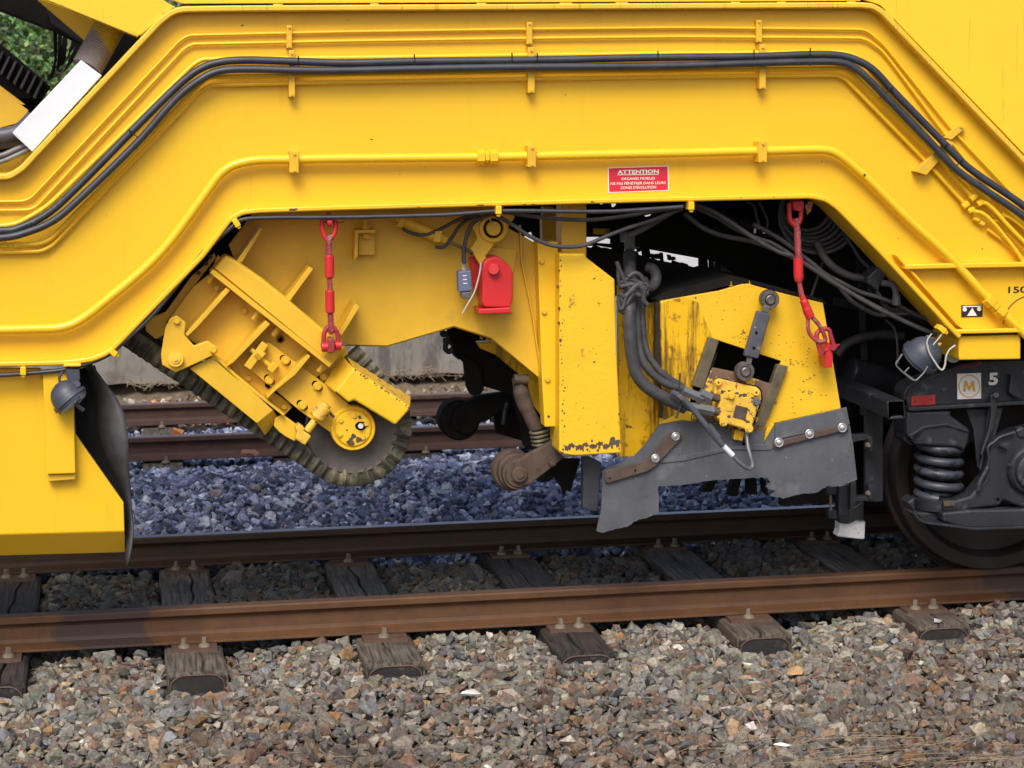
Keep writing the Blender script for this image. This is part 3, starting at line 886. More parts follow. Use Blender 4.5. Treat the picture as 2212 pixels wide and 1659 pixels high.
shrub('shrub', (.2, 11.9, 2.2), (1.3, .6, 1.2), 16000, (.13, .19, .075), 'green leafy shrub seen behind the thin dark bars at the top left', 2)
shrub('shrub', (-3.2, 11.8, 2.0), (1.2, .6, 1.1), 9000, (.07, .12, .05), 'green shrub hidden beyond the left edge', 3)

# ================================================================= TRACK MACHINE
YW = -1.30      # outer face of the frame web
mc = thing('track_machine', (2.0, 0.0, 1.2), 'large yellow track maintenance machine whose cranked side frame spans the whole picture', 'rail vehicle')
UP = [(-900, 388), (-80, 384), (20, 382), (48, 364), (72, 338), (345, 47), (372, 26), (395, 20), (500, 18.5), (737, 17), (1106, 15), (1474, 13), (1855, 11), (1885, 13), (1906, 25), (2212, 345), (2480, 624), (2530, 645), (3700, 621)]
LO = [(-900, 800), (-80, 789), (0, 787), (140, 784), (198, 777), (232, 763), (256, 741), (437, 553), (497, 474), (522, 459), (556, 455), (737, 449), (1070, 440), (1474, 430), (1752, 424), (1786, 431), (1812, 450), (1901, 541), (2062, 715)]
webpts = UP + [(2600, 745), (2600, 718)] + [(2068, 717)] + LO[::-1][0:]
webpts = UP + [(3700, 690), (2212, 716), (2066, 719)] + LO[::-1]
plate('side_frame', webpts, YW, .02, 'yellow', mc, .0)
# inner skin of the box frame
plate('inner_frame', webpts, -1.13, .02, 'yellow', mc, .0)
# flanges bent round the upper and the lower edge
ribbon('top_flange', UP[:], -1.365, -1.12, .024, 'yellow_edge', mc, .02, .006)
ribbon('lower_flange', LO + [(2075, 729)], -1.36, -1.12, .021, 'yellow', mc, .02, .006)
ribbon('foot_flange', [(2064, 717), (2205, 714), (3700, 684)], -1.36, -1.12, .018, 'yellow', mc, 0, .004)
ribbon('frame_stiffener', [(1956, 577), (2040, 575), (2212, 572), (2420, 567)], -1.36, -1.30, .022, 'yellow', mc, 0, .005)
ribbon('frame_stiffener', [(1936, 549), (1962, 578), (2070, 701), (2086, 712)], -1.345, -1.30, .011, 'yellow', mc, .01, .003)
# box under the foot
plate('foot_box', [(2070, 727), (2205, 723), (2205, 776), (2072, 778)], -1.33, .3, 'yellow', mc, .006)
# deck over everything and far side frame
DX0, DX1 = -5.0, 9.0
boxp('deck', (3.95, 0.0, 2.60), (7.3, 2.5, .10), 'dark', mc, 0)
boxp('deck', (-2.6, 0.0, 3.3), (5.0, 2.5, .10), 'dark', mc, 0)
link('far_side_frame', prism([[at(u, v, YW) + Vector((0, 2.55, 0)) for u, v in webpts]], .06), 'yellow_dusty', mc)
# hood panels standing on the top flange
plate('hood_panel', [(395, 8), (1106, 5), (1474, 3), (1860, 2), (1860, -260), (300, -260), (352, -6)], -1.352, .03, 'yellow_hood', mc, .003)
plate('hood_panel', [(1896, 9), (1904, 13), (2212, 333), (2480, 611), (2532, 632), (3700, 608), (3700, -260), (1868, -260), (1868, 0)], -1.352, .03, 'yellow_hood', mc, .003)
HL = plate('hood_panel', [(-700, -280), (290, -280), (346, -3), (380, 16), (366, 22), (343, 43), (303, 77), (300, 76), (-700, -345)][:9], -1.35, .03, 'yellow_hood', mc, .004)
ribbon('hood_lip', [(-700, -345), (107, 0), (299, 78)], -1.352, -1.15, .008, 'yellow_edge', mc, 0, .002)
# weld stitches between hood and flange
for u0 in (350, 590, 800, 1030, 1210, 1330, 1580, 1680, 1830):
    w_ = random.uniform(16, 32)
    v0 = 12.5 - (u0 - 400) * .0042
    plate('weld', [(u0, v0 - 3.5), (u0 + w_, v0 - 3.5), (u0 + w_, v0 + 3), (u0, v0 + 3)] if u0 > 380 else [(352, 26), (372, 12), (376, 16), (356, 31)], -1.358, .02, 'yellow_edge', mc, .002)
for a in (.02, .50, .92):
    u0 = 1908 + 304 * a; v0 = 16 + 322 * a
    plate('weld', [(u0, v0), (u0 + 18, v0 + 19), (u0 + 14, v0 + 24), (u0 - 4, v0 + 5)], -1.358, .02, 'yellow_edge', mc, .002)
# vertical seams of the hood
for u0, y0 in ((2100, -1.356),):
    pass

# --- pipes along the web
def poly(*parts):
    out = []
    for r, s in parts: out += q(r, s)
    return out
pA = poly(('R1', '-2400,1330 0,1307 150,1304 200,1285 1165,262 1225,228'), ('R2', '0,206 1200,188 2212,178'), ('R3', '1165,190 1215,212 1310,295 1740,835 2212,1335 2900,2070 3400,2060 6600,2000'))
pB = poly(('R1', '-2400,1385 0,1363 190,1360 240,1335 1190,318 1245,286'), ('R2', '0,266 1200,248 2212,237'), ('R3', '1150,246 1200,262 1290,325 1350,400 1700,870 2212,1500 2800,2150 3400,2120 6600,2060'))
pipe('pipe', pA, -1.316, .0062, 'yellow', mc, .06)
pipe('pipe', pB, -1.316, .0062, 'yellow', mc, .06)
pC = poly(('R1', '-2400,1490 0,1465 110,1450 300,1345 1250,420 1310,383 1860,377'), ('R2', '0,375 1200,357 2212,345'), ('R3', '1050,338 1120,360 1200,440 1700,1010 2000,1330'))
pipe('pipe', pC, -1.330, .0095, 'yellow_bright', mc, .07)
pD = poly(('R1', '-2400,1605 0,1590 260,1580 330,1550 1280,560 1350,498 1860,490'), ('R2', '0,480 1200,465 2212,455'), ('R3', '1030,442 1090,465 1660,1020 1870,1270'))
pipe('pipe', pD, -1.335, .0095, 'yellow', mc, .07)
pE = poly(('R1', '-2400,1650 0,1637 270,1628 340,1590 1300,590 1365,552'), ('R2', '0,532 1200,512 2212,497'), ('R3', '1000,488 1055,512 1590,1060 1830,1325'))
pipe('pipe', pE, -1.322, .0085, 'yellow', mc, .07)
# big pipe
pP = poly(('R4', '-2400,490 0,478 380,468 480,440 580,375 1035,5'), ('R1', '1420,1130 1500,1070 1640,1036'), ('R2', '0,1026 870,1019 1200,1011 2212,990'), ('R3', '850,968 960,972 1050,1025 1210,1165 1480,1440 1710,1640'), ('R6', '1990,290 2212,500 2420,700 2450,900'))
pipe('air_pipe', pP, -1.345, .0182, 'yellow_bright', mc, .14, 18)

def nut(reg, c0, c1, r, y, m='yellow', parent=None, name='pipe_nut'):
    (a,), (b,) = q(reg, c0), q(reg, c1)
    return cyl(name, at(*a, y), at(*b, y), r, m, parent, n=6, bevel=.0015, smooth=False, ph=.5)
nut('R2', '878,1019', '925,1018', .031, -1.345, parent=mc); nut('R2', '930,1018', '955,1018', .026, -1.345, parent=mc); nut('R2', '960,1018', '1010,1017', .031, -1.345, parent=mc)
nut('R6', '1970,270', '2010,310', .030, -1.345, parent=mc); nut('R6', '2012,312', '2035,333', .027, -1.345, parent=mc); nut('R6', '2040,338', '2078,374', .031, -1.345, parent=mc)
nut('R1', '10,1590', '46,1589', .014, -1.335, parent=mc); nut('R1', '58,1589', '76,1588', .012, -1.335, parent=mc); nut('R1', '90,1588', '130,1587', .014, -1.335, parent=mc)
nut('Z8', '1020,400', '1125,315', .015, -1.325, parent=mc); nut('Z8', '1165,255', '1275,165', .016, -1.335, parent=mc)
nut('Z8', '1130,490', '1240,430', .012, -1.33, parent=mc); nut('Z8', '1300,350', '1420,290', .014, -1.34, parent=mc)
nut('Z8', '1230,610', '1330,660', .012, -1.32, parent=mc); nut('Z8', '1345,690', '1430,740', .012, -1.32, parent=mc); nut('Z8', '1770,520', '1850,560', .012, -1.34, parent=mc)
# bundle of small pipes fanning out at the right
for s_, y_, r_2 in (('1230,480 1400,520 1600,690 1830,960 2060,1250 2212,1480 2700,2150', -1.34, .0085), ('1410,310 1500,340 1700,530 1900,760 2212,1080 2800,1700', -1.355, .0095),
                  ('1500,830 1700,980 2000,1210 2400,1620', -1.32, .006), ('1640,640 1750,700 1900,850 2300,1250', -1.33, .008), ('1830,560 1960,620 2212,810 2700,1200', -1.35, .008), ('1600,560 1700,600 1850,640', -1.33, .007)):
    hose('pipe', q('Z8', s_), y_, r_2, 'yellow_bright' if r_2 > .008 else 'yellow', mc, 10, 6)

# --- pipe clamps
def clamp(reg, x0, y0, x1, y1, yf, bolts=((.25, .12), (.5, .9)), pts=None, m='yellow_dusty'):
    if pts is None: P = q(reg, '%f,%f %f,%f %f,%f %f,%f' % (x0, y0, x1, y0 - .01 * (x1 - x0), x1, y1, x0, y1))
    else: P = pts
    o = plate('pipe_clamp', P, yf, abs(yf - YW) + .001, m, mc, .002)
    a, b, c_, d = P
    for s, t in bolts:
        u = a[0] + (b[0] - a[0]) * s + (d[0] - a[0]) * t; v = a[1] + (b[1] - a[1]) * s + (d[1] - a[1]) * t
        bolt((u, v), yf, 2.6, m, o, .007)
    return o
for reg, row1, row2, row3 in (('R1', (1857, 165, 1893, 313), (1872, 325, 1912, 630), (1876, 982, 1936, 1120)), ('R2', (1201, 143, 1239, 288), (1210, 306, 1254, 603), (1208, 943, 1262, 1083)), ('R3', (478, 130, 515, 274), (498, 287, 540, 577), (492, 916, 547, 1052))):
    clamp(reg, *row1, -1.335, ((.5, .08), (.5, .92)))
    x0, y0, x1, y1 = row2
    clamp(reg, x0, y0, x1, y1, -1.352, ((.5, .07), (.5, .95)))
    clamp(reg, *row3, -1.378, ((.55, .12), (.55, .9)))
clamp(None, 0, 0, 0, 0, -1.335, ((.5, .08), (.5, .92)), pts=q('R3', '1785,805 1838,826 1745,905 1700,893'))
clamp(None, 0, 0, 0, 0, -1.352, ((.5, .05),), pts=q('R3', '1715,905 1760,930 1580,1135 1508,1112'))

# --- two black hoses strapped to the pipes
hA = poly(('R1', '-2400,1530 -400,1512 0,1495 100,1485 300,1390 500,1212 850,855 1100,605 1250,475 1380,412 1550,390 1900,397'), ('R2', '0,408 470,398 1200,390 2050,372'), ('R3', '450,366 850,352 1000,357 1110,382 1230,448 1350,575 1700,935 1850,1085 2212,1335 2800,1800'))
hB = poly(('R1', '-2400,1580 -400,1556 0,1541 120,1522 330,1440 500,1302 900,912 1150,633 1330,496 1450,455 1650,448 1900,455'), ('R2', '0,457 480,446 1200,434 2050,428'), ('R3', '450,410 800,400 1000,402 1085,424 1180,492 1300,612 1650,972 1780,1105 1950,1225 2212,1405 2800,1900'))
hs = []
for P_, y_ in ((hA, -1.370), (hB, -1.378)):
    o = hose('black_hose', P_, y_, .0150, 'rubber', None, 14, 8)
    hs.append(o)
tag(hs[0], 'upper of the two black hoses strapped along the middle of the yellow frame', 'hose', 'black hoses along the frame')
tag(hs[1], 'lower of the two black hoses strapped along the middle of the yellow frame', 'hose', 'black hoses along the frame')
def tie(reg, c, ang, label, ln=1.0):
    (p,) = q(reg, c)
    a = math.radians(ang)
    dx, dy = math.cos(a), math.sin(a)
    L = 15.5 * ln
    pts = [at(p[0] + dx * L * s, p[1] + dy * L * s, yy) for s, yy in ((-1, -1.372), (-.75, -1.387), (0, -1.384), (.75, -1.391), (1, -1.376), (.75, -1.360), (-.75, -1.352))]
    vs, fs = sweep_data(catmull(pts, 4, True), .0022, 6, True)
    k = len(vs)
    tail = [at(p[0] - dx * L * .9, p[1] - dy * L * .9, -1.386), at(p[0] - dx * L * 1.45, p[1] - dy * L * 1.45, -1.392)]
    v_, f_ = sweep_data(tail, .0028, 6); vs += v_; fs += [tuple(i + k for i in f) for f in f_]
    tag(link('cable_tie', fix(mesh(vs, fs)), 'print_black'), label, 'cable tie', 'cable ties round the black hoses')
tie('R1', '885,885', 40, 'black cable tie on the left sloping stretch of the two black hoses')
tie('R1', '1935,430', 88, 'leftmost black cable tie on the level stretch of the hoses, beside the left pipe clamp')
tie('R2', '475,420', 88, 'black cable tie on the level hoses between the left and middle clamps')
tie('R2', '1108,411', 88, 'black cable tie on the hoses just left of the middle clamp')
tie('R2', '1268,411', 92, 'black cable tie on the hoses just right of the middle clamp')
tie('R2', '2050,398', 92, 'black cable tie on the level hoses above the red sticker')
tie('R3', '458,390', 94, 'black cable tie on the hoses at the right pipe clamp')
tie('R3', '825,378', 92, 'black cable tie on the hoses just before they bend down to the right')
tie('R3', '1313,605', 140, 'uppermost black cable tie on the right sloping stretch of the hoses')
tie('R3', '1668,970', 142, 'black cable tie at the slanted clamp on the right sloping stretch')
tie('R3', '1768,1078', 136, 'lowest black cable tie on the right sloping stretch of the hoses')

# --- sticker and signs on the frame
st = plate('warning_sticker', q('R2', '1727,1085 2120,1073 2123,1237 1730,1250'), YW - .0025, .002, 'print_white', mc, 0)
plate('red_field', q('R2', '1733,1091 2114,1079 2117,1231 1736,1244'), YW - .0035, .002, 'print_red', st, 0)
for b_, c_, w_, h_, bo in (('ATTENTION', '1924,1113', 268, 26, .03), ('ORGANES MOBILES', '1924,1157', 216, 17, .01), ('NE PAS PÉNÉTRER DANS LEURS', '1924,1185', 356, 21, .01), ("ZONES D'ÉVOLUTION", '1925,1213', 230, 21, .01)):
    (p,) = q('R2', c_)
    text('lettering', b_, p, YW - .004, w_ / 3, h_ / 3, 'print_white', st, bo)
plate('underline', q('R2', '1790,1131 2058,1128 2058,1132 1790,1135'), YW - .0045, .001, 'print_white', st, 0)
bs_ = plate('lifting_symbol', q('R6', '1806,319 1944,317 1944,394 1806,397'), YW - .003, .002, 'print_black', mc, 0)
plate('symbol_mark', q('R6', '1815,324 1938,322 1938,330 1815,332'), YW - .004, .001, 'print_white', bs_, 0)
plate('symbol_mark', q('R6', '1877,336 1907,387 1843,388'), YW - .004, .001, 'print_white', bs_, 0)
for c_ in ('1828,346', '1922,343'):
    (p,) = q('R6', c_); plate('symbol_mark', circ(p, 4.6, 16), YW - .004, .001, 'print_white', bs_, 0)
(p,) = q('R6', '2164,218')
text('lettering', '150', (p[0] + 2, p[1]), YW - .001, 40, 14, 'print_black', mc, .02)
arc = [at(2238 + 70 * math.cos(a), 700 + 64 * math.sin(a), YW - .002) for a in [math.radians(180 + i * 9) for i in range(21)]]
vs, fs = sweep_data(arc, .0018, 6); link('printed_arc', fix(mesh(vs, fs)), 'print_black', mc)

# --- small chips and scuffs in the paint
def speck(uv, r, y, parent, seed, sx=1.0, m='rust'):
    rr = random.Random(seed); n = 11; P = []
    for i in range(n):
        a = 2 * math.pi * i / n; d = r * rr.uniform(.5, 1.15)
        P.append((uv[0] + d * sx * math.cos(a), uv[1] + d * math.sin(a)))
    return plate('paint_chip', P, y, .001, m, parent, 0)
for i, (u_, v_, r_1, sx_) in enumerate(((523, 55, 2.4, 1), (383, 250, 1.5, 1), (382, 259, 1.2, 1), (473, 324, 1.1, 1), (803, 301, 1.2, 4), (1222, 205, 1.4, 1), (1097, 311, 1, 1), (230, 465, 1, 1), (852, 268, .9, 1), (752, 44, 1.3, 1), (864, 377, 1, 1.5), (918, 361, .9, 1), (1775, 349, 1.5, 1), (1786, 348, 1, 1), (1940, 515, 1.3, 1), (2122, 538, 1.2, 2), (306, 452, .9, 1), (1534, 273, .9, 1), (1167, 276, .8, 1), (490, 404, 1, 1))):
    speck((u_, v_), r_1, YW - .0012 - i * .00001, mc, i, sx_)
speck((1868, 378), 4, -1.3640, mc, 50)
for i, (u_, v_, r_1, sx_) in enumerate(((632, 453, 3, 3.2), (640, 451, 2, 2.5), (1038, 443, 1.2, 8), (1133, 441, 1.2, 4), (1152, 441, 1, 5), (1280, 436, 1.5, 3), (1601, 427, 1.2, 1.5), (1672, 425.5, 1.1, 1.5), (1700, 424, .9, 1), (905, 447, .8, 6))):
    speck((u_, v_), r_1, -1.3612 - i * .00001, mc, 70 + i, sx_)
# --- dark insides of the underframe
plate('dark_mass', q('Z3', '760,235 1050,205 1250,250 1700,260 2300,330 3400,900 3400,1500 2600,1300 2000,960 1560,640 850,512 760,498'), -.25, .12, 'dark', mc, .004)
plate('dark_mass', q('Z3', '-40,470 190,498 250,500 300,512 330,482 350,486 360,505 470,512 560,545 600,540 720,575 735,535 755,575 820,590 1000,640 1140,668 1150,640 1180,650 1180,672 1235,686 1240,664 1262,668 1262,690 1325,700 1400,722 1560,775 1900,845 1900,1000 900,1060 -40,900'), -.45, .10, 'dark', mc, 0)
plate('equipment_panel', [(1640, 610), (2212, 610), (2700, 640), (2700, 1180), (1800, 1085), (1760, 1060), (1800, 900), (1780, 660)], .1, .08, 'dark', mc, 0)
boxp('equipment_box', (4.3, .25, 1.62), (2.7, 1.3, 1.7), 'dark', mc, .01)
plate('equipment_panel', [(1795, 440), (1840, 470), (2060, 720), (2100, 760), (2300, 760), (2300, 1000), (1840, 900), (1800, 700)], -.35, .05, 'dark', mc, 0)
plate('dark_mass', [(1080, 380), (1420, 380), (1700, 380), (1700, 470), (1620, 492), (1560, 500), (1480, 503), (1478, 494), (1440, 502), (1375, 497), (1372, 540), (1330, 540), (1330, 520), (1300, 512), (1262, 512), (1262, 545), (1235, 545), (1160, 530), (1150, 500), (1135, 505), (1130, 520), (1080, 500)], -.05, .05, 'dark', mc, 0, holes=[[(1294, 438), (1310, 437), (1306, 442), (1298, 443)], [(1320, 440), (1336, 439), (1334, 446), (1328, 449), (1322, 447)], [(1383, 436), (1390, 436), (1386, 443)], [(1392, 466), (1412, 461), (1410, 467), (1398, 470)]])  # dark sheet added to block bright background leaking through the gaps
plate('dark_mass', [(250, 640), (437, 430), (700, 400), (700, 700), (560, 760), (420, 780), (360, 735), (300, 700)], -.80, .02, 'dark', mc, 0)  # dark backing added where light leaked past the carrier plate
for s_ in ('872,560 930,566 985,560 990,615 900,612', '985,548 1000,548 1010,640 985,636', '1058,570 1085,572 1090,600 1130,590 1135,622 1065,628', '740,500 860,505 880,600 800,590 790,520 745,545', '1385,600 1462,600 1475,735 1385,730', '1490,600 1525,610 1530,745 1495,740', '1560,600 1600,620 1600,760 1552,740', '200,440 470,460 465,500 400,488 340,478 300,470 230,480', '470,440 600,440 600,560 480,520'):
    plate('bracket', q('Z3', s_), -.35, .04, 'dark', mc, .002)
plate('hanging_frame', [(1850, 560), (1866, 560), (1880, 900), (1866, 900)], -.5, .06, 'bogie', mc, .004)
plate('hanging_frame', [(1800, 640), (2060, 700), (2060, 716), (1800, 660)], -.45, .06, 'bogie', mc, .004)
cyl('air_cylinder', at(1830, 800, -.5), at(1930, 830, -.45), .07, 'bogie', mc, n=24, bevel=.01)
cyl('cross_tube', at(1560, 470, -.35), at(1790, 540, -.35), .035, 'bogie', mc)
# far shapes seen through the gaps
plate('grey_box', q('Z3', '600,340 745,330 748,510 600,520'), -.15, .12, 'greybox', mc, .005)
plate('grey_box', q('Z3', '465,200 485,200 490,480 462,480'), -.3, .03, 'dark', mc, .002)
cyl('buffer', at(1302, 492, -.2), at(1302, 505, -.2), .045, 'yellow_dusty', mc)
cyl('buffer', at(1300, 475, -.2), at(1300, 492, -.2), .055, 'dark', mc)

# --- top left: opening between hood and frame
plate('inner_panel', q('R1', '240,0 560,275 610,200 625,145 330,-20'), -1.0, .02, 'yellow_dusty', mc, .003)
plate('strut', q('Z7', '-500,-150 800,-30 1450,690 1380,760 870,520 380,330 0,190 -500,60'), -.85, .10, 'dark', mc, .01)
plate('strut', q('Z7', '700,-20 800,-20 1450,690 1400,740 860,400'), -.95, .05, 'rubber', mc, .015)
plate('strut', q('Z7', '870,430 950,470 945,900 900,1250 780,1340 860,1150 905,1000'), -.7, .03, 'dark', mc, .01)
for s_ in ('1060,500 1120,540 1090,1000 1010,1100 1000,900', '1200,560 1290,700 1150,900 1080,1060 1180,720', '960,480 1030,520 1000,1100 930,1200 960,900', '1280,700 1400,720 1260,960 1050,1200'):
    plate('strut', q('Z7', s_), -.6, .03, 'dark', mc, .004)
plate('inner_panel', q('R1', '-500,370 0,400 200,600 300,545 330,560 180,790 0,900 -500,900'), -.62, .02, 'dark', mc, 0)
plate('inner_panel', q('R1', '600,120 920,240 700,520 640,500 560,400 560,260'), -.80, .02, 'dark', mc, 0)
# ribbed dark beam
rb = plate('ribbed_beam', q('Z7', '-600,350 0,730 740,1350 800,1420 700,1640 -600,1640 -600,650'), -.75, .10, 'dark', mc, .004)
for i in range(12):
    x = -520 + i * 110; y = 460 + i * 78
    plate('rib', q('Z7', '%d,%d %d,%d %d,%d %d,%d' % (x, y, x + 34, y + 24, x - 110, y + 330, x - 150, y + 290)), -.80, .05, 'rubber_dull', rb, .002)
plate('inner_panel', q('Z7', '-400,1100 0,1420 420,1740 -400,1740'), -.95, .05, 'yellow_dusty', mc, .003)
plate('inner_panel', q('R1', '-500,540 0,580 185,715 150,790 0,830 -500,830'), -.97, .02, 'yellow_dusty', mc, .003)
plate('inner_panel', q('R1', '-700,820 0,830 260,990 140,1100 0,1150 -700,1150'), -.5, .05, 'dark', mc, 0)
# exhaust hose and white cover
bt = thing('bellows_hose', at(210, 110, -1.15), 'ribbed grey exhaust hose oversprayed with yellow paint in the top left corner', 'hose')
pa, pb = at(188, 146, -1.15), at(246, 42, -1.08)
ax_ = pb - pa
prof = []
Ln = ax_.length
for i in range(44):
    h = Ln * i / 43 * .98
    prof.append((h, .058 + (.0035 if i % 2 else -.0015)))
bo = lathe('bellows', pa, ax_, [(0, .05)] + prof, None, bt, 36)
bm_ = mat('oversprayed_bellows', (.26, .23, .24), .5, var=.15, vscale=20)
nt = bm_.node_tree
tc = nt.nodes.new('ShaderNodeTexCoord'); nz = nt.nodes.new('ShaderNodeTexNoise'); nz.inputs['Scale'].default_value = 6
vm = nt.nodes.new('ShaderNodeVectorMath'); vm.operation = 'DOT_PRODUCT'
dirv = (at(230, 95, -1.15) - at(195, 80, -1.15)).normalized() * .55 + (pb - pa).normalized()
vm.inputs[1].default_value = dirv
nt.links.new(tc.outputs['Object'], vm.inputs[0])
mr = nt.nodes.new('ShaderNodeMapRange')
c0 = dirv.dot(pa + ax_ * .50)
mr.inputs['From Min'].default_value = c0 - .012; mr.inputs['From Max'].default_value = c0 + .012
nt.links.new(vm.outputs['Value'], mr.inputs['Value'])
mx = nt.nodes.new('ShaderNodeMix'); mx.data_type = 'RGBA'
bsd = nt.nodes['Principled BSDF']
nt.links.new(bsd.inputs['Base Color'].links[0].from_socket, mx.inputs['A']); mx.inputs['B'].default_value = (.42, .30, .02, 1)
nt.links.new(mr.outputs[0], mx.inputs['Factor']); nt.links.new(mx.outputs['Result'], bsd.inputs['Base Color'])
bo.data.materials.append(bm_)
wc = plate('white_cover', q('R1', '525,388 660,490 210,985 78,862'), -1.30, .14, 'white', None, .004)
tag(wc, 'white rectangular metal channel slanting down at the top left of the frame', 'cable channel')
for i, (s_, y_, r_2, mm, lb) in enumerate((('-700,960 -200,900 0,880 120,850 220,760', -1.22, .030, 'link_blue', 'thick blue grey hose running under the white channel at the left edge'), ('-700,1010 -200,960 0,930 120,900 240,800', -1.20, .022, 'link_blue', 'second blue grey hose below the thick one at the left edge'), ('-600,1100 -200,1040 0,1010 110,965 200,930', -1.25, .011, 'steel_grey', 'grey armoured cable below the white channel, upper one'), ('-600,1180 -200,1090 0,1050 120,1000 210,955', -1.26, .010, 'steel_grey', 'grey armoured cable below the white channel, lower one'))):
    tag(hose('cable', q('R1', s_), y_, r_2, mm), lb, 'hose')
lone_d = plate('frame_infill', q('R1', '-700,1020 0,1040 120,1000 230,960 160,1080 60,1130 0,1150 -700,1170'), -1.1, .05, 'yellow_dusty', mc, 0)

# --- cables hanging under the frame
def cable(reg, s_, y_, r_, label, m='rubber_dull'):
    return tag(hose('cable', q(reg, s_) if reg else s_, y_, r_, m, None, 10, 8), label, 'cable', 'cables hung under the frame')
cable(None, poly(('R4', '-1500,790 0,772 250,755 420,735 560,700 700,640 800,560 1000,370'), ('R1', '1300,1655 1400,1560 1490,1480 1560,1425 1700,1412 2212,1408'), ('R2', '400,1400 700,1390 1000,1368 1200,1366 1700,1371 2000,1355 2212,1340')), -1.345, .0085, 'long black cable following the lower edge of the yellow frame', 'rubber')
cable('R2', '1040,1372 1300,1408 1600,1425 1900,1390 2180,1340 2300,1325', -1.30, .0085, 'dusty grey cable sagging just under the frame right of the yellow clip')
cable('R2', '1000,1395 1100,1450 1220,1530 1380,1593 1560,1592 1720,1530 1850,1480 2020,1425 2212,1350', -1.28, .0085, 'deepest sagging cable hanging in front of the yellow post')
cable('R2', '1860,1530 1960,1480 2060,1420 2180,1350', -1.22, .013, 'thick black hose end rising to the clip right of the post')
cable('R2', '395,1480 440,1505 530,1522 620,1495 780,1415 900,1392', -1.15, .0075, 'short grey hose curving from the small cylinder up to the frame')
cable('R2', '610,1600 660,1600 700,1560 780,1450 870,1400 960,1385', -1.13, .0075, 'short grey hose from the rod end of the small cylinder')
cable('R2', '792,1700 796,1620 812,1530 850,1450 930,1398 1000,1385', -1.17, .0085, 'black cable coming down to the blue limit switch')
cable(None, poly(('Z3', '1200,60 1340,55 1500,110 1700,230 1950,400 2212,545'), ('Z4', '400,580 880,885 1300,1130 1700,1320 1900,1400')), -1.22, .0095, 'long grey cable running down to the right lamp, lowest of the bundle')
cable(None, poly(('Z3', '1330,75 1560,180 1750,300 1990,400'), ('Z4', '200,450 500,640 850,875 1300,1115 1600,1270 1850,1370')), -1.19, .0085, 'second grey cable of the bundle running down to the right')
cable('Z4', '0,250 150,330 300,420 400,495 600,650 750,770 900,850 1100,950 1300,1010 1500,1090 1700,1200 1800,1230', -1.16, .0095, 'upper grey cable running down to the right behind the red sling')
cable('Z4', '880,890 1000,1030 1130,1120 1300,1195 1450,1185 1620,1175', -1.14, .009, 'grey cable sagging in an arc below the bundle')
cable('Z3', '1225,140 1400,280 1600,365 1900,425 2100,490 2400,620', -1.1, .011, 'thick grey hose crossing the dark opening')
cable('Z4', '-60,20 10,70 40,200 60,260 30,310', -1.0, .006, 'thin dark hose with metal fitting, left of the pair')
cable('Z4', '60,20 100,100 150,230 130,320', -1.0, .006, 'thin dark hose with metal fitting, right of the pair')
cable('Z4', '655,430 690,510 740,600 850,710 1000,785 1100,805 1230,830', -1.08, .0165, 'thick brown grey hose running to the black connector block')
cable('Z4', '930,340 1020,470 1100,600 1240,740', -1.06, .008, 'thin hose running down behind the thick brown one')
cable('Z4', '1320,1050 1420,1130 1600,1150 1750,1210', -1.1, .010, 'short hose behind the elbow fitting')
cable('Z4', '1370,1240 1460,1330 1490,1480 1500,1700', -1.0, .005, 'thin cable hanging down left of the right lamp')
cable('Z4', '720,640 600,1000', -.9, .006, 'thin straight cable in the dark behind the red sling')
coil = thing('hose_coil', at(1750, 470, -1.0), 'coil of grey hoses hanging behind the right red sling', 'hose coil')
for i in range(7):
    cx, cy, r0 = 1742 + i * 4.5, 448 + i * 3, 52 + i * 5.5
    pts = [at(cx + r0 * math.cos(a), cy + r0 * .95 * math.sin(a), -1.06 + .022 * (i % 3) + .02 * math.sin(a)) for a in [2 * math.pi * j / 40 for j in range(40)]]
    vs, fs = sweep_data(pts, .0085, 10, True); link('hose_loop', fix(mesh(vs, fs)), 'rubber_dull', coil, 0, 2, 60)
for c_, dd in (('20,320', 0), ('115,325', 0)):
    (p,) = q('Z4', c_); tag(cyl('hose_fitting', at(p[0], p[1] - 5, -1.01), at(p[0] - 1, p[1] + 5, -1.01), .006, 'zinc', None), 'small shiny hose fitting in the dark opening, %s of two' % ('left' if '20,' in c_ else 'right'), 'fitting')
# yellow clips that carry the cable
def clip(uv, ang, label):
    t = thing('cable_clip', at(uv[0], uv[1], -1.35), label, 'clip', 'yellow cable clips on the frame edge')
    a = math.radians(ang); dx, dy = math.cos(a), math.sin(a)
    def rot(pts): return [(uv[0] + x * dx - y * dy, uv[1] + x * dy + y * dx) for x, y in pts]
    plate('strap', rot([(-6, -11), (6, -11), (6.5, 7), (-6.5, 7)]), -1.375, .05, 'yellow_bright', t, .003)
    plate('nut', rot([(-4.5, 6.5), (4.5, 6.5), (3.5, 12), (-3.5, 12)]), -1.368, .018, 'yellow_bright', t, .002)
clip(q('R1', '1535,1450')[0], -32, 'yellow cable clip at the upper left corner of the arch')
clip(q('R4', '150,752')[0], 0, 'yellow cable clip left of the left work lamp')
clip(q('R4', '738,630')[0], -52, 'yellow cable clip at the lower left bend of the frame')
clip(q('R2', '1021,1368')[0], 2, 'yellow cable clip in the middle of the frame edge')
clip(q('R3', '58,1340')[0], 2, 'yellow cable clip below the red sticker, right of the middle')
clip(q('R6', '1690,480')[0], -50, 'yellow cable clip above the right work lamp')
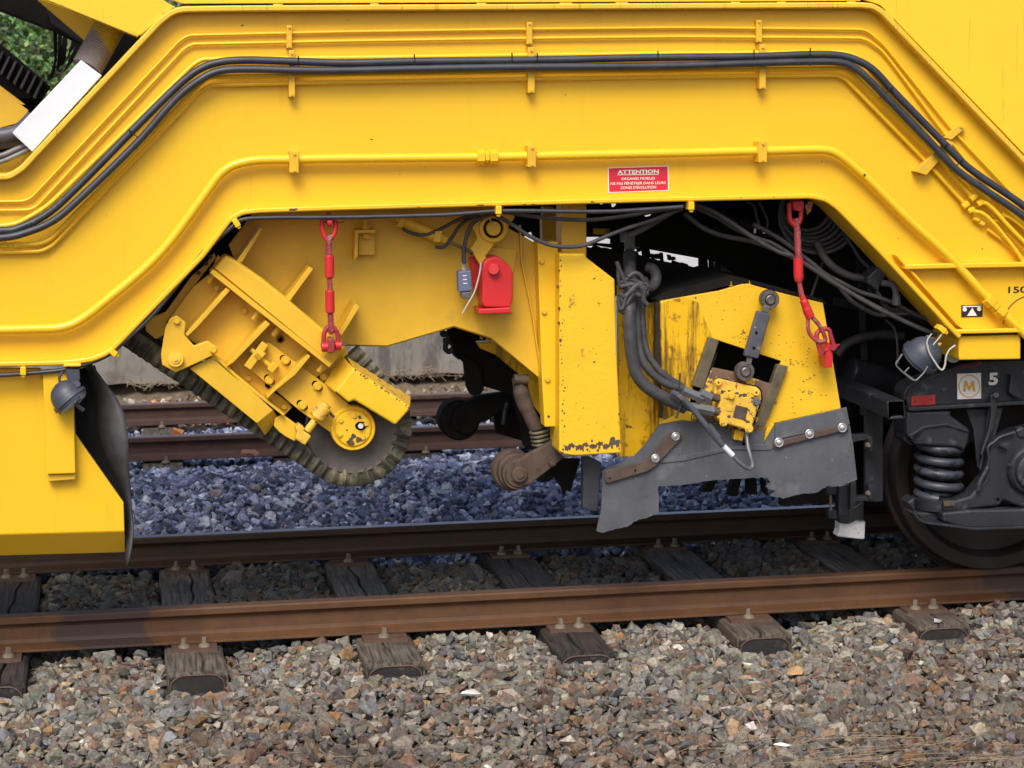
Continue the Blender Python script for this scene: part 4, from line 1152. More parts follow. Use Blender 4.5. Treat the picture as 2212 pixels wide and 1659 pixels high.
# connector block with elbow
cb = thing('hose_connector', at(1897, 598, -1.1), 'black connector block with a pale blue grey elbow fitting under the right arm', 'hose fitting')
plate('block', q('Z4', '1190,800 1300,688 1390,765 1330,860 1290,960 1400,1040 1370,1060 1240,900 1190,870'), -1.15, .10, 'rubber', cb, .006)
hose('elbow', q('Z4', '1335,860 1380,865 1440,880 1470,930 1480,1000'), -1.19, .0135, 'link_blue', cb)
cyl('nut', at(*q('Z4', '1480,985')[0], -1.19), at(*q('Z4', '1488,1085')[0], -1.19), .0175, 'link_blue', cb, n=8)

# ================================================================= LEFT PLOUGH WITH RUBBER CURTAIN
pg = thing('ballast_plough', (-.5, -1.2, .4), 'yellow ballast plough housing at the lower left with a black rubber curtain on its edge', 'plough')
plate('side_plate', [(-900, 800), (88, 796), (92, 820), (155, 815), (163, 938), (267, 1086), (269, 1148), (-900, 1178)], -1.27, .025, 'yellow', pg, .004)
o = link('lower_fold', fix(mesh(*(lambda a, b, c, d: ([a, b, c, d, a + Vector((0, .02, 0)), b + Vector((0, .02, 0)), c + Vector((0, .02, 0)), d + Vector((0, .02, 0))], [(0, 1, 2, 3), (4, 7, 6, 5), (0, 4, 5, 1), (1, 5, 6, 2), (2, 6, 7, 3), (3, 7, 4, 0)]))(at(-900, 1178, -1.27), at(269, 1148, -1.27), at(271, 1193, -1.17), at(-900, 1225, -1.17)))), 'yellow', pg, .004)
bm_pts = q('R4', '275,745 455,735 480,1000 490,1410 305,1416')
plate('guide_post', bm_pts, -1.33, .055, 'yellow', pg, .005)
plate('end_cap', q('R4', '306,1418 489,1412 489,1448 312,1462'), -1.312, .03, 'yellow_dusty', pg, .003)
plate('inner_plate', [(160, 800), (205, 790), (272, 1000), (272, 1190), (265, 1085), (163, 938)], -1.15, .02, 'dark', pg, 0)
plate('rear_plate', [(-900, 800), (150, 800), (230, 1190), (-900, 1225)], -.95, .02, 'dark', pg, 0)
# rubber curtain: a thick sheet hanging in a shallow S with a curl at its lower end
Le = q('R4', '545,700 560,860 585,1010 625,1190 690,1350 745,1470 795,1560') + q('R7', '812,-40 812,60 806,180 812,270 822,352')
Re = q('R4', '600,712 665,800 730,880 780,960 822,1090 832,1230 838,1380 845,1480') + q('R7', '852,-30 862,60 865,150 850,260 828,356')
Re = Re[:3] + Re[3:]
n_ = 26
def resample(P, n):
    P = catmull([Vector((a, b, 0)) for a, b in P], 6)
    L = [0]
    for a, b in zip(P, P[1:]): L.append(L[-1] + (b - a).length)
    out = []
    for i in range(n):
        t = L[-1] * i / (n - 1); k = 0
        while k < len(L) - 2 and L[k + 1] < t: k += 1
        s = (t - L[k]) / max(1e-9, L[k + 1] - L[k])
        p = P[k].lerp(P[k + 1], min(1, s)); out.append((p.x, p.y))
    return out
LL, RR = resample(Le, n_), resample(Re, n_)
vs, fs = [], []
mcol = 7
for i in range(n_):
    for j in range(mcol):
        s = j / (mcol - 1)
        u = LL[i][0] * (1 - s) + RR[i][0] * s; v = LL[i][1] * (1 - s) + RR[i][1] * s
        y = -1.24 + .16 * (1 - s) + .03 * math.sin(i * .45) - .05 * math.sin(math.pi * s)
        vs.append(at(u, v, y))
for i in range(n_ - 1):
    for j in range(mcol - 1):
        a = i * mcol + j; fs.append((a, a + 1, a + mcol + 1, a + mcol))
cur = link('rubber_curtain', fix(mesh(vs, fs)), 'rubber_dull', pg, 0, 2, 60)
so_ = cur.modifiers.new('solid', 'SOLIDIFY'); so_.thickness = .010; so_.offset = 0
# a second fold of the curtain behind it
plate('curtain_fold', q('R4', '520,760 600,700 640,900 560,1020 600,1100 700,1380 790,1560 780,1600 690,1450 560,1180 490,1010'), -1.08, .012, 'rubber', pg, .004)

# ================================================================= WORK LAMPS
def lamp(c, r_px, axis2, y, label, ay=-.22):
    r = r_px / F_PX * (y - CAM.y) * 1.0
    p = at(c[0], c[1], y)
    t = thing('work_lamp', p, label, 'lamp', 'round work lamps under the frame')
    ax = Vector((axis2[0], ay, -axis2[1])).normalized()
    prof = []
    for i in range(9):
        a = math.radians(90 - i * 10.5)
        prof.append((-r * math.sin(a), max(.002, r * math.cos(a))))
    prof += [(0, r * 1.0), (r * .10, r * 1.02)]
    lathe('shell', p, ax, prof, 'lamp', t, 36)
    lathe('rim', p + ax * r * .10, ax, [(0, r * .9), (0, r * 1.12), (r * .22, r * 1.14), (r * .26, r * 1.06), (r * .42, r * 1.02), (r * .44, r * .9)], 'lamp', t, 36)
    gl = lathe('lens', p + ax * r * .52, ax, [(0, r * .95), (r * .08, r * .85), (r * .14, r * .4), (r * .15, .002)], 'greybox', t, 32)
    return t, p, ax, r
t, p, ax, r = lamp((146, 857), 36, (.62, .78), -1.375, 'round grey work lamp in front of the yellow plough at the left')
plate('bracket', q('R4', '425,735 515,735 520,790 505,850 450,840 430,780'), -1.36, .018, 'lamp', t, .004)
plate('mount_plate', q('R4', '412,700 525,697 525,716 412,718'), -1.375, .05, 'yellow_bright', t, .003)
cyl('mount_bolt', at(*q('R4', '490,905')[0], -1.43), at(*q('R4', '490,905')[0], -1.38), .018, 'lamp', t, n=14)
cyl('mount_bolt', at(*q('R4', '488,830')[0], -1.40), at(*q('R4', '490,860')[0], -1.385), .02, 'lamp', t, n=14)
hose('cord', q('R4', '405,750 385,790 395,830 410,850'), -1.38, .0055, 'lamp', t)
tb = cyl('pivot_bar', at(*q('R4', '470,940')[0], -1.41), at(*q('R4', '540,1000')[0], -1.39), .008, 'lamp', t)
plate('rim_lug', q('R4', '470,915 490,900 530,940 510,960'), -1.42, .02, 'lamp', t, .002)

t, p, ax, r = lamp((1994, 766), 42, (-.55, .75), -1.30, 'round grey work lamp with wire guard, hanging from the frame above the bogie', .45)
plate('bracket', q('Z5', '1190,60 1215,20 1290,50 1330,100 1290,130 1250,90 1200,110'), -1.30, .02, 'steel_grey', t, .003)
plate('bracket_stud', q('Z5', '1345,95 1365,105 1310,165 1285,150'), -1.33, .015, 'yellow_dusty', t, .002)
for s_, rr, mm in (('1205,105 1230,200 1290,300 1358,380 1390,340 1405,240 1440,170 1500,125', .0042, 'cord'), ('950,215 915,270 885,320 930,380 1000,440 1080,490 1130,455 1180,400 1215,340', .004, 'steel_grey'), ('1080,490 1000,430 975,410 1020,355', .0035, 'steel_grey'), ('1205,105 1215,60 1255,5', .003, 'cord'), ('1270,120 1330,50 1360,10', .003, 'cord')):
    hose('guard_wire', q('Z5', s_), -1.385 if mm == 'cord' else -1.37, rr, mm, t, 8, 5)
cyl('socket', at(*q('Z5', '1480,220')[0], -1.15), at(*q('Z5', '1480,220')[0], -1.05), .035, 'greybox', t)

# ================================================================= YELLOW BACK PLATE AND CONVEYOR
YS[0] = -0.13
bp_ = thing('carrier_plate', (1.6, -.9, 1.2), 'big yellow carrier plate behind the slanted conveyor, arched at the bottom', 'machine part')
plate('main_plate', [(700, 400), (590, 405), (494, 530), (540, 640), (700, 744), (742, 745), (800, 746), (837, 747), (981, 705), (1061, 730), (1171, 822), (1174, 535), (1100, 493), (1088, 462), (1090, 400)], -.92, .022, 'yellow_dusty', bp_, .003)
plate('edge_strip', q('R5', '1270,-90 1405,-95 1405,1105 1318,1108 1300,800 1280,300'), -1.0, .09, 'yellow', bp_, .004)
for c_ in ('1298,35', '1314,362', '1335,800'):
    bolt(q('R5', c_)[0], -1.0, 5.5, 'yellow_dusty', bp_, .012)
bolt(q('R5', '1343,1040')[0], -1.0, 3, 'rust', bp_, .002, washer=False)
ribbon('stiffener', q('R5', '1160,-200 1170,40 1240,380 1295,760'), -.945, -.92, .006, 'yellow_dusty', bp_, 0, .001)
plate('raised_pad', q('R5', '900,375 895,215 830,10 800,-20 1010,-60 1140,-40 1120,100 1115,370'), -.934, .014, 'yellow_dusty', bp_, .004)
for s_, y_ in (('1300,1400 1400,1380 1420,1700 1310,1700', -.6), ('1310,1340 1375,1340 1375,1560 1310,1560', -.5)):
    plate('rear_column', q('R2', s_), y_, .06, 'yellow_dusty', bp_, .003)
# underside edge of the arch (box edge going back)
ribbon('arch_edge', [(700, 744), (837, 747), (981, 705), (1061, 730), (1173, 822)], -.90, -.70, .008, 'yellow_dusty', bp_, 0, .001)
# U bracket with bolt
ub = thing('hanger_bracket', at(790, 520, -1.0), 'small yellow U shaped hanger bracket with a bolt, below the frame edge', 'bracket')
plate('bracket_frame', q('R2', '88,1490 222,1488 222,1510 112,1512 108,1660 82,1690'), -1.02, .10, 'yellow_dusty', ub, .003)
plate('bracket_back', q('R2', '112,1505 215,1505 218,1650 200,1655 112,1652'), -.96, .02, 'yellow_dusty', ub, .003)
cyl('rod', at(*q('R2', '158,1420')[0], -.985), at(*q('R2', '158,1490')[0], -.985), .010, 'yellow_dusty', ub)
cyl('nut', at(*q('R2', '160,1460')[0], -.985), at(*q('R2', '160,1482')[0], -.985), .017, 'yellow_dusty', ub, n=6, smooth=False)
cyl('nut', at(*q('R2', '160,1515')[0], -.985), at(*q('R2', '161,1550')[0], -.985), .013, 'yellow_dusty', ub, n=6, smooth=False)

cv = thing('slanted_conveyor', (.5, -1.05, .9), 'yellow slanted conveyor unit with a ridged rubber belt running round a dark steel disc', 'conveyor')
YD = 'yellow_dusty'
# base plate, with open window towards the disc
base = poly(('Z1', '740,500 660,690 480,835 218,1185 400,1345 830,1659'), ('Z2', '0,640 525,1066 612,972 440,800 600,640 870,660 960,600 990,560'))
plate('base_plate', base, -1.03, .02, YD, cv, .003)
plate('rear_side_plate', poly(('Z1', '460,730 620,590 700,480 720,530 210,1190 210,1250 190,1330 95,1375 -10,1290 -10,1180 200,1090')), -.99, .015, YD, cv, .003)
for c_ in ('540,688', '618,590', '660,520'):
    p_ = q('Z1', c_)[0]
    cyl('pin', at(*p_, -1.02), at(*p_, -.99), .0085, 'rust', cv)
# top channel
tc_ = plate('top_channel', poly(('Z1', '815,500 960,575 1220,760 1430,930 1650,1120 1860,1290 2068,1440 2060,1475 1925,1640 690,650')), -1.125, .13, YD, cv, .022, seg=4)
plate('channel_lip', poly(('Z1', '655,688 690,648 1925,1632 1892,1668')), -1.155, .125, YD, cv, .002)
plate('channel_line', poly(('Z1', '700,628 722,622 1940,1612 1928,1636')), -1.133, .02, YD, cv, .002)
plate('filler_plate', poly(('Z2', '985,560 1160,340 1200,430 1080,720 960,730 870,640')), -1.0, .02, YD, cv, .002)
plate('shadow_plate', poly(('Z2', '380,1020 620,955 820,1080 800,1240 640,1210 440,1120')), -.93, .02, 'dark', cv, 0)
# fins
for s_ in ('1178,215 1200,238 985,582 935,560', '1688,618 1728,648 1475,995 1435,962', '2165,1005 2208,1042 2025,1335 1985,1312'):
    plate('fin', q('Z1', s_), -1.10, .17, YD, cv, .002)
# ribs across the lower compartment
plate('rib', poly(('Z1', '828,838 868,868 530,1245 425,1345 400,1322')), -1.145, .11, YD, cv, .002)
plate('rib', poly(('Z1', '1235,1180 1282,1218 905,1612 830,1660 838,1630')), -1.145, .11, YD, cv, .002)
plate('rib', poly(('Z2', '775,425 800,448 640,640 440,800 352,888 350,860 590,610')), -1.145, .11, YD, cv, .002)
# lower flange
plate('lower_lip', poly(('Z1', '520,1432 560,1420 830,1640'), ('Z2', '20,622 532,1045 524,1070 -10,650'), ), -1.125, .10, YD, cv, .002)
# bolts
for c_ in ('720,840', '1012,1076', '1386,1376'): bolt(q('Z1', c_)[0], -1.03, 7.2, YD, cv, .014)
for c_ in ('155,672', '525,965', '488,270', '780,500', '940,665'): bolt(q('Z2', c_)[0], -1.03, 6.8, YD, cv, .014)
for reg, a_, b_ in (('Z1', '690,705', '635,790'), ('Z1', '1160,1080', '1100,1170'), ('Z1', '1375,1250', '1305,1330'), ('Z2', '270,-15', '205,60'), ('Z2', '930,535', '880,605'), ('Z2', '465,170', '405,235')):
    pa_, pb_ = q(reg, a_)[0], q(reg, b_)[0]
    cyl('lip_bolt', at(*pa_, -1.09), at(*pb_, -1.09), .011, YD, cv, n=6, smooth=False, bevel=.001)
bolt(q('Z1', '655,1612')[0], -1.11, 3.6, YD, cv, .008); bolt(q('Z2', '270,925')[0], -1.11, 3.6, YD, cv, .008)
# guard plate below with bent end
plate('guard_plate', q('R4', '1228,728 1375,655 1430,690 1770,1002 1665,1085'), -1.125, .012, YD, cv, .003)
g0, g1, g2, g3 = q('R4', '1771,1000 1807,1055 1717,1162 1665,1087')
link('guard_end', fix(mesh([at(*g0, -1.124), at(*g1, -1.06), at(*g2, -1.06), at(*g3, -1.124), at(*g0, -1.114), at(*g1, -1.05), at(*g2, -1.05), at(*g3, -1.114)], [(0, 1, 2, 3), (4, 7, 6, 5), (0, 4, 5, 1), (1, 5, 6, 2), (2, 6, 7, 3), (3, 7, 4, 0)])), YD, cv, .002)
# hook bracket
hb = plate('hook_bracket', q('R4', '1100,405 1145,385 1205,432 1195,512 1258,582 1345,550 1400,585 1403,612 1380,645 1225,718 1140,755 1050,705 1043,640 1070,470'), -1.155, .022, YD, cv, .004)
p_ = q('R4', '1138,668')[0]
cyl('pivot', at(*p_, -1.18), at(*p_, -1.155), .030, YD, hb, n=24); cyl('pivot', at(*p_, -1.186), at(*p_, -1.18), .018, YD, hb); cyl('pivot', at(*p_, -1.192), at(*p_, -1.186), .008, YD, hb)
bolt(q('R4', '1146,420')[0], -1.155, 7, YD, hb, .016); bolt(q('R4', '1384,605')[0], -1.155, 7.5, YD, hb, .02)
# sliding arm that carries the disc
def slot(reg, c, ang, L=13, w=7.5):
    (p,) = q(reg, c); a = math.radians(ang); out = []
    for i in range(14):
        t = 2 * math.pi * i / 14
        x = w * math.cos(t) + (L if math.cos(t) > 0 else -L) * .5; y = w * math.sin(t)
        out.append((p[0] + x * math.cos(a) - y * math.sin(a), p[1] + x * math.sin(a) + y * math.cos(a)))
    return out
arm = poly(('Z2', '375,303 640,500 950,735 1130,885 1215,962 1300,975 1385,1030 1430,1110 1440,1200 1410,1290 1340,1360 1250,1392 1160,1380 1085,1330 1040,1270 1010,1235 690,1010 430,790 130,545 110,530 200,400 290,290'))
slots = [('540,487', 42), ('375,690', 42), ('872,755', 42), ('715,955', 42)]
plate('sliding_arm', arm, -1.075, .03, YD, cv, .004, holes=[slot('Z2', c_, a_) for c_, a_ in slots])
plate('slot_shade', poly(('Z2', '400,420 900,700 900,850 760,1040 330,760 330,600')), -1.036, .004, 'black', cv, 0)  # black sheet standing in for the shade inside the slots
for c_, a_ in slots: bolt(tuple(q('Z2', c_)[0]), -1.078, 7.8, YD, cv, .022)
plate('inner_pad', poly(('Z2', '490,430 640,540 380,830 290,650 360,640')), -1.078, .002, YD, cv, 0) if False else None
# threaded tensioner
cyl('tension_rod', at(*q('Z2', '180,370')[0], -1.115), at(*q('Z2', '400,565')[0], -1.115), .010, YD, cv)
plate('tension_plate', poly(('Z2', '300,290 365,335 180,590 112,545')), -1.13, .05, YD, cv, .003)
cyl('tension_nut', at(*q('Z2', '245,400')[0], -1.125), at(*q('Z2', '300,450')[0], -1.125), .022, YD, cv, n=6, smooth=False, bevel=.001)
plate('tension_block', poly(('Z2', '415,500 476,540 405,625 352,580')), -1.14, .06, YD, cv, .003)
# pivot tube, rod and clevis
a0, a1 = at(*q('Z2', '950,965')[0], -1.13), at(*q('Z2', '862,1085')[0], -1.13)
cyl('pivot_tube', a0, a1, .033, 'yellow_rusty', cv, n=24, bevel=.004)
cyl('tube_cap', a0 + (a0 - a1).normalized() * .012, a0, .022, 'yellow_rusty', cv)
cyl('rod', at(*q('Z2', '850,1110')[0], -1.12), at(*q('Z2', '765,1220')[0], -1.12), .0155, 'yellow_rusty', cv)
plate('clevis', poly(('Z2', '680,1145 740,1190 735,1225 812,1275 745,1372 640,1305 660,1230 640,1190')), -1.145, .06, 'yellow_rusty', cv, .006)
plate('slide_bar', poly(('Z2', '430,1090 510,1050 700,1185 640,1330 560,1290 480,1235 420,1170')), -1.09, .03, YD, cv, .004)
cyl('lug', at(*q('Z2', '1000,1030')[0], -1.13), at(*q('Z2', '1045,1080')[0], -1.13), .006, 'rust', cv)
# disc and hub
pc = q('Z2', '1232,1186')[0]
lathe('disc', at(pc[0], pc[1], -1.0), Vector((0, -1, 0)), [(-.10, .190), (0, .193), (.006, .192), (.009, .186), (.006, .176), (.003, .10), (.003, .01)], 'disc', cv, 64)
hb_ = lathe('hub_cover', at(*q('Z2', '1240,1190')[0], -1.075), Vector((0, -1, 0)), [(-.04, .092), (.004, .092), (.010, .088), (.010, .080), (.006, .078), (.010, .074), (.016, .07), (.018, .02), (.018, .002)], 'yellow_rusty' if False else 'yellow_worn', cv, 40)
for c_ in ('1255,1060', '1115,1110', '1105,1258', '1345,1285', '1228,1340', '1375,1145'):
    bolt(q('Z2', c_)[0], -1.09, 5.5, 'yellow_rusty' if c_ != '1228,1340' else 'rust', hb_, .01, washer=False)
p_ = q('Z2', '1320,1168')[0]
cyl('grease_nipple', at(*p_, -1.115), at(*p_, -1.085), .011, 'zinc', hb_, n=12)
def blotch(uv, r, y, m, parent, seed, sy=1.0, name='chip'):
    rr = random.Random(seed); n = 14; P = []
    for i in range(n):
        a = 2 * math.pi * i / n; d = r * rr.uniform(.55, 1.15)
        P.append((uv[0] + d * math.cos(a), uv[1] + d * sy * math.sin(a)))
    return plate(name, P, y, .0015, m, parent, 0)
for i, (c_, r_1) in enumerate((('1245,1275', 6), ('1215,1330', 9), ('1300,1310', 7), ('1360,1150', 6), ('1180,1210', 2.5), ('1310,1075', 4))):
    blotch(q('Z2', c_)[0], r_1, -1.0942 - i * .0002, 'disc' if i % 2 else 'rust', hb_, i)
plate('grease_patch', circ(p_, 12, 14, .3, .8), -1.0945, .002, 'black', hb_, 0)
# yellow cover over the disc
cf = plate('disc_cover', poly(('Z2', '1240,560 1838,965 1830,1000 1682,1162 1252,900 1200,930 1058,812')), -1.16, .16, 'yellow_worn', cv, .010, seg=3)
rc_ = random.Random(21)
for i in range(26):
    t = rc_.random(); blotch((q('Z2', '1250,575')[0][0] + t * 122, q('Z2', '1250,575')[0][1] + t * 83 + rc_.uniform(0, 4)), rc_.uniform(.7, 2.4), -1.1605 - i * .00003, 'rust', cf, i)
e0, e1, e2, e3 = [at(*p, y) for p, y in zip(q('Z2', '1240,562 1835,962 1842,862 1170,432'), (-1.158, -1.158, -.98, -.98))]
dd = Vector((0, .01, -.008))
link('cover_top', fix(mesh([e0, e1, e2, e3, e0 + dd, e1 + dd, e2 + dd, e3 + dd], [(0, 1, 2, 3), (4, 7, 6, 5), (0, 4, 5, 1), (1, 5, 6, 2), (2, 6, 7, 3), (3, 7, 4, 0)])), 'yellow_rusty', cv, .004)
e0, e1, e2, e3 = [at(*p, y) for p, y in zip(q('Z2', '1060,812 1240,562 1130,432 945,720'), (-1.157, -1.157, -1.06, -1.06))]
link('cover_side', fix(mesh([e0, e1, e2, e3, e0 + dd, e1 + dd, e2 + dd, e3 + dd], [(0, 1, 2, 3), (4, 7, 6, 5), (0, 4, 5, 1), (1, 5, 6, 2), (2, 6, 7, 3), (3, 7, 4, 0)])), YD, cv, .003)
# belt: base band and corrugated side wall
C0 = at(pc[0], pc[1], -1.0)
k_ = (at(pc[0] + 1, pc[1], -1.0) - C0).x
R_in, R_out = 93 * k_, 129 * k_
dirb = Vector((-(400), 0, 293 * 1.0)).normalized()       # lower strand, up and to the left (x, z)
dirt = Vector((-(520), 0, 605)).normalized()             # upper strand
def belt_path(R):
    nb_ = Vector((dirb.z, 0, -dirb.x)); nb_ = nb_ if nb_.z < 0 else -nb_
    nt_ = Vector((dirt.z, 0, -dirt.x)); nt_ = nt_ if nt_.z > 0 else -nt_
    pts = []
    for i in range(70): pts.append(C0 + nb_ * R + dirb * (1.35 * (1 - i / 69)))
    a0_ = math.atan2(nb_.z, nb_.x); a1_ = math.atan2(nt_.z, nt_.x)
    while a1_ < a0_: a1_ += 2 * math.pi
    for i in range(1, 60):
        a = a0_ + (a1_ - a0_) * i / 60
        pts.append(C0 + Vector((math.cos(a), 0, math.sin(a))) * R)
    for i in range(30): pts.append(C0 + nt_ * R + dirt * (.24 * i / 29))
    return pts
# resample so that ridges are even on the inner line
def dens(P, step):
    out = [P[0]]; acc = 0
    for a, b in zip(P, P[1:]):
        l = (b - a).length; 
        while acc + l >= step:
            t = (step - acc) / l; a = a.lerp(b, t); out.append(a.copy()); l = (b - a).length; acc = 0
        acc += l
    return out
Pm = dens(belt_path(R_in), .0048)
vs, fs = [], []
L_ = len(Pm)
rr_ = random.Random(3)
for i, p in enumerate(Pm):
    a, b = Pm[max(0, i - 1)], Pm[min(L_ - 1, i + 1)]
    t_ = (b - a).normalized(); nrm = Vector((t_.z, 0, -t_.x))
    if i < 3: nrm = nrm if nrm.z < 0 else -nrm
    if i and nrm.dot(prev) < 0: nrm = -nrm
    prev = nrm
    p = p.copy()
    ph = i * .0048 / .040 * 2 * math.pi
    wv = .008 * math.sin(ph) + .0025 * math.sin(ph * 4.0 + i * .3)
    jag = .0015 * math.sin(i * .9) + rr_.uniform(-.001, .001)
    for h_, yy, am in ((-.01, -1.0, 0), (.0, -1.005, .4), (.02, -1.01, 1), ((R_out - R_in) * .85 + jag, -1.01, 1), ((R_out - R_in) + jag, -1.0, 1), ((R_out - R_in) * .85 + jag, -.985, 1), (.01, -.975, 1), (.0, -.45, 0), (-.012, -.45, 0)):
        vs.append(p + nrm * h_ + Vector((0, yy + YS[0] - p.y + am * wv, 0)))
m_ = 9
for i in range(L_ - 1):
    for j in range(m_):
        fs.append((i * m_ + j, i * m_ + (j + 1) % m_, (i + 1) * m_ + (j + 1) % m_, (i + 1) * m_ + j))
link('corrugated_belt', fix(mesh(vs, fs)), 'brush', cv, 0, 2, 50)

# far part of the conveyor: dark drum behind
lathe('rear_drum', at(pc[0], pc[1], -1.0), Vector((0, 1, 0)), [(.10, .02), (.10, .18), (.55, .18), (.55, .02)], 'dark', cv, 32)

# ================================================================= RED BOX, SWITCH, SMALL CYLINDER, LATCH
rg = thing('red_guard', at(1073, 640, -1.0), 'bright red rounded guard cover with a round boss, bolted on the yellow plate', 'guard')
plate('cover', q('R5', '928,333 912,300 910,90 922,45 950,14 1000,3 1035,12 1104,78 1114,110 1113,280 1094,334'), -1.06, .12, 'red', rg, .008, seg=4)
plate('flange', q('R5', '893,345 1100,334 1092,370 893,378'), -1.075, .14, 'red', rg, .004)
plate('side_cheek', q('R5', '905,330 902,120 912,60 940,20 960,20 926,70 926,332'), -1.0, .07, 'red', rg, .006)
cyl('boss', at(*q('R5', '988,86')[0], -1.085), at(*q('R5', '988,86')[0], -1.055), .0235, 'red', rg, n=28, bevel=.004)
plate('back_plate', q('R5', '820,8 880,0 935,-2 925,60 905,130 905,210 855,216 845,100'), -.96, .012, 'red', rg, .002)
sw = thing('limit_switch', at(1005, 610, -1.0), 'blue grey limit switch with a thin bent white lever beside the red cover', 'switch')
plate('housing', q('R5', '757,100 842,92 850,228 762,236'), -1.06, .06, 'switch', sw, .006)
plate('head', q('R5', '778,236 838,232 836,278 780,275'), -1.055, .05, 'steel_grey', sw, .004)
for i, c_ in enumerate(('798,125', '800,150', '802,175')):
    plate('print_line', q('R5', '%d,%d %d,%d %d,%d %d,%d' % tuple(sum([[float(c_.split(',')[0]) + a, float(c_.split(',')[1]) + b] for a, b in ((-12, 0), (14, -1), (14, 5), (-12, 6))], []))), -1.0615, .001, 'print_white', sw, 0)
cyl('cable_gland', at(*q('R5', '797,50')[0], -1.04), at(*q('R5', '797,98')[0], -1.04), .012, 'zinc', sw, n=6, smooth=False)
hose('gland_cable', q('R5', '790,-60 795,0 797,50'), -1.06, .008, 'rubber', sw)
hose('lever', q('R5', '905,38 900,90 885,160 860,240 820,310 786,370'), -1.085, .0035, 'cord', sw, 8, 6)
hc = thing('hydraulic_cylinder', at(900, 490, -1.0), 'small yellow hydraulic cylinder slanting under the frame, its rod ending in a rusty ball', 'cylinder')
cyl('barrel', at(*q('R2', '395,1430')[0], -1.0), at(*q('R2', '650,1545')[0], -1.0), .024, YD, hc, n=24, bevel=.002)
cyl('end_cap', at(*q('R2', '365,1400')[0], -1.0), at(*q('R2', '400,1435')[0], -1.0), .018, YD, hc)
cyl('gland', at(*q('R2', '645,1540')[0], -1.0), at(*q('R2', '680,1560')[0], -1.0), .016, YD, hc, n=6, smooth=False)
cyl('rod', at(*q('R2', '670,1555')[0], -1.0), at(*q('R2', '840,1632')[0], -1.0), .0065, 'steel', hc)
lathe('rod_end', at(*q('R2', '845,1634')[0], -1.0) - Vector((.012, 0, 0)), Vector((1, 0, 0)), [(0, .002), (.004, .009), (.012, .012), (.02, .009), (.024, .002)], 'rust', hc, 16)
plate('port_block', q('R2', '610,1500 658,1495 640,1570 595,1565'), -1.03, .05, YD, hc, .003)
plate('port_block', q('R2', '385,1410 420,1425 395,1475 360,1465'), -1.03, .05, YD, hc, .003)
lt = thing('pivot_lug', at(1060, 500, -1.0), 'yellow slanted lug plate holding a ring pin, under the middle of the frame', 'bracket')
plate('lug_plate', q('R2', '850,1470 900,1380 1110,1385 1125,1410 1075,1480 1000,1570 935,1659 955,1700 900,1720 835,1610 845,1600 880,1545'), -1.01, .02, YD, lt, .003)
pc2 = at(*q('R2', '980,1478')[0], -1.0)
lathe('ring', pc2 + Vector((0, -.01, 0)), Vector((0, -1, 0)), [(0, .058), (.012, .058), (.016, .052), (.016, .044), (.010, .040), (0, .040)], YD, lt, 32)
cyl('pin', pc2 + Vector((0, -.035, 0)), pc2, .030, YD, lt, n=24, bevel=.003)
cyl('cotter', at(*q('R2', '962,1410')[0], -1.05), at(*q('R2', '972,1455')[0], -1.05), .003, 'zinc', lt)

# ================================================================= RED SLINGS
YS[0] = -0.11
def shackle(pts_bow, y, r, parent, m='red_worn'):
    return hose('shackle', pts_bow, y, r, m, parent, 10, 6)
s1 = thing('wire_rope_sling', at(710, 480, -1.16), 'left red wire rope sling, hanging straight in front of the yellow carrier plate', 'sling', 'red safety slings')
shackle(q('Z1', '1822,135 1818,200 1835,290 1885,345 1940,290 1958,200 1955,135'), -1.20, .0098, s1, 'red')
plate('hanger', q('Z1', '1868,60 1915,60 1915,125 1870,125'), -1.20, .02, 'red_worn', s1, .002)
cyl('shackle_pin', at(*q('Z1', '1800,150')[0], -1.20), at(*q('Z1', '1975,150')[0], -1.20), .0085, 'red_worn', s1)
cyl('hanger_eye', at(*q('Z1', '1870,160')[0], -1.215), at(*q('Z1', '1918,160')[0], -1.215), .019, 'red', s1)
hose('split_pin', q('Z1', '1975,150 2010,170 2045,150'), -1.2, .0025, 'red_worn', s1, 6, 4)
def rope(pts, y, r, parent, turns=26):
    # three visible strands twisted round each other
    P = catmull(wp(pts, y), 10)
    L = [0]
    for a, b in zip(P, P[1:]): L.append(L[-1] + (b - a).length)
    n = int(L[-1] / .0035) + 2
    Q_ = []
    k = 0
    for i in range(n):
        t = L[-1] * i / (n - 1)
        while k < len(L) - 2 and L[k + 1] < t: k += 1
        Q_.append(P[k].lerp(P[k + 1], (t - L[k]) / max(1e-9, L[k + 1] - L[k])))
    vs, fs = [], []
    for s in range(5):
        path = []
        for i, p in enumerate(Q_):
            a, b = Q_[max(0, i - 1)], Q_[min(n - 1, i + 1)]
            t_ = (b - a).normalized(); x_ = t_.cross(Vector((0, 1, 0))).normalized(); y2 = t_.cross(x_)
            an = i * .0035 / .075 * 2 * math.pi + s * 2 * math.pi / 5
            path.append(p + x_ * (r * .6 * math.cos(an)) + y2 * (r * .6 * math.sin(an)))
        v_, f_ = sweep_data(path, r * .47, 6)
        k2 = len(vs); vs += v_; fs += [tuple(i_ + k2 for i_ in f) for f in f_]
    return link('rope', fix(mesh(vs, fs)), 'rope', parent, 0, 2, 60)
rope(q('Z1', '1893,300 1888,400 1885,500'), -1.205, .0125, s1)
rope(q('Z1', '1895,730 1900,800 1902,880'), -1.205, .010, s1)
rope(q('Z1', '1905,1090 1908,1200 1912,1290'), -1.205, .0115, s1)
for a_, b_ in (('1893,503', '1897,735'), ('1899,868', '1901,1100')):
    p0, p1 = at(*q('Z1', a_)[0], -1.205), at(*q('Z1', b_)[0], -1.205)
    cyl('ferrule', p0, p1, .0188, 'red', s1, n=24, bevel=.003)
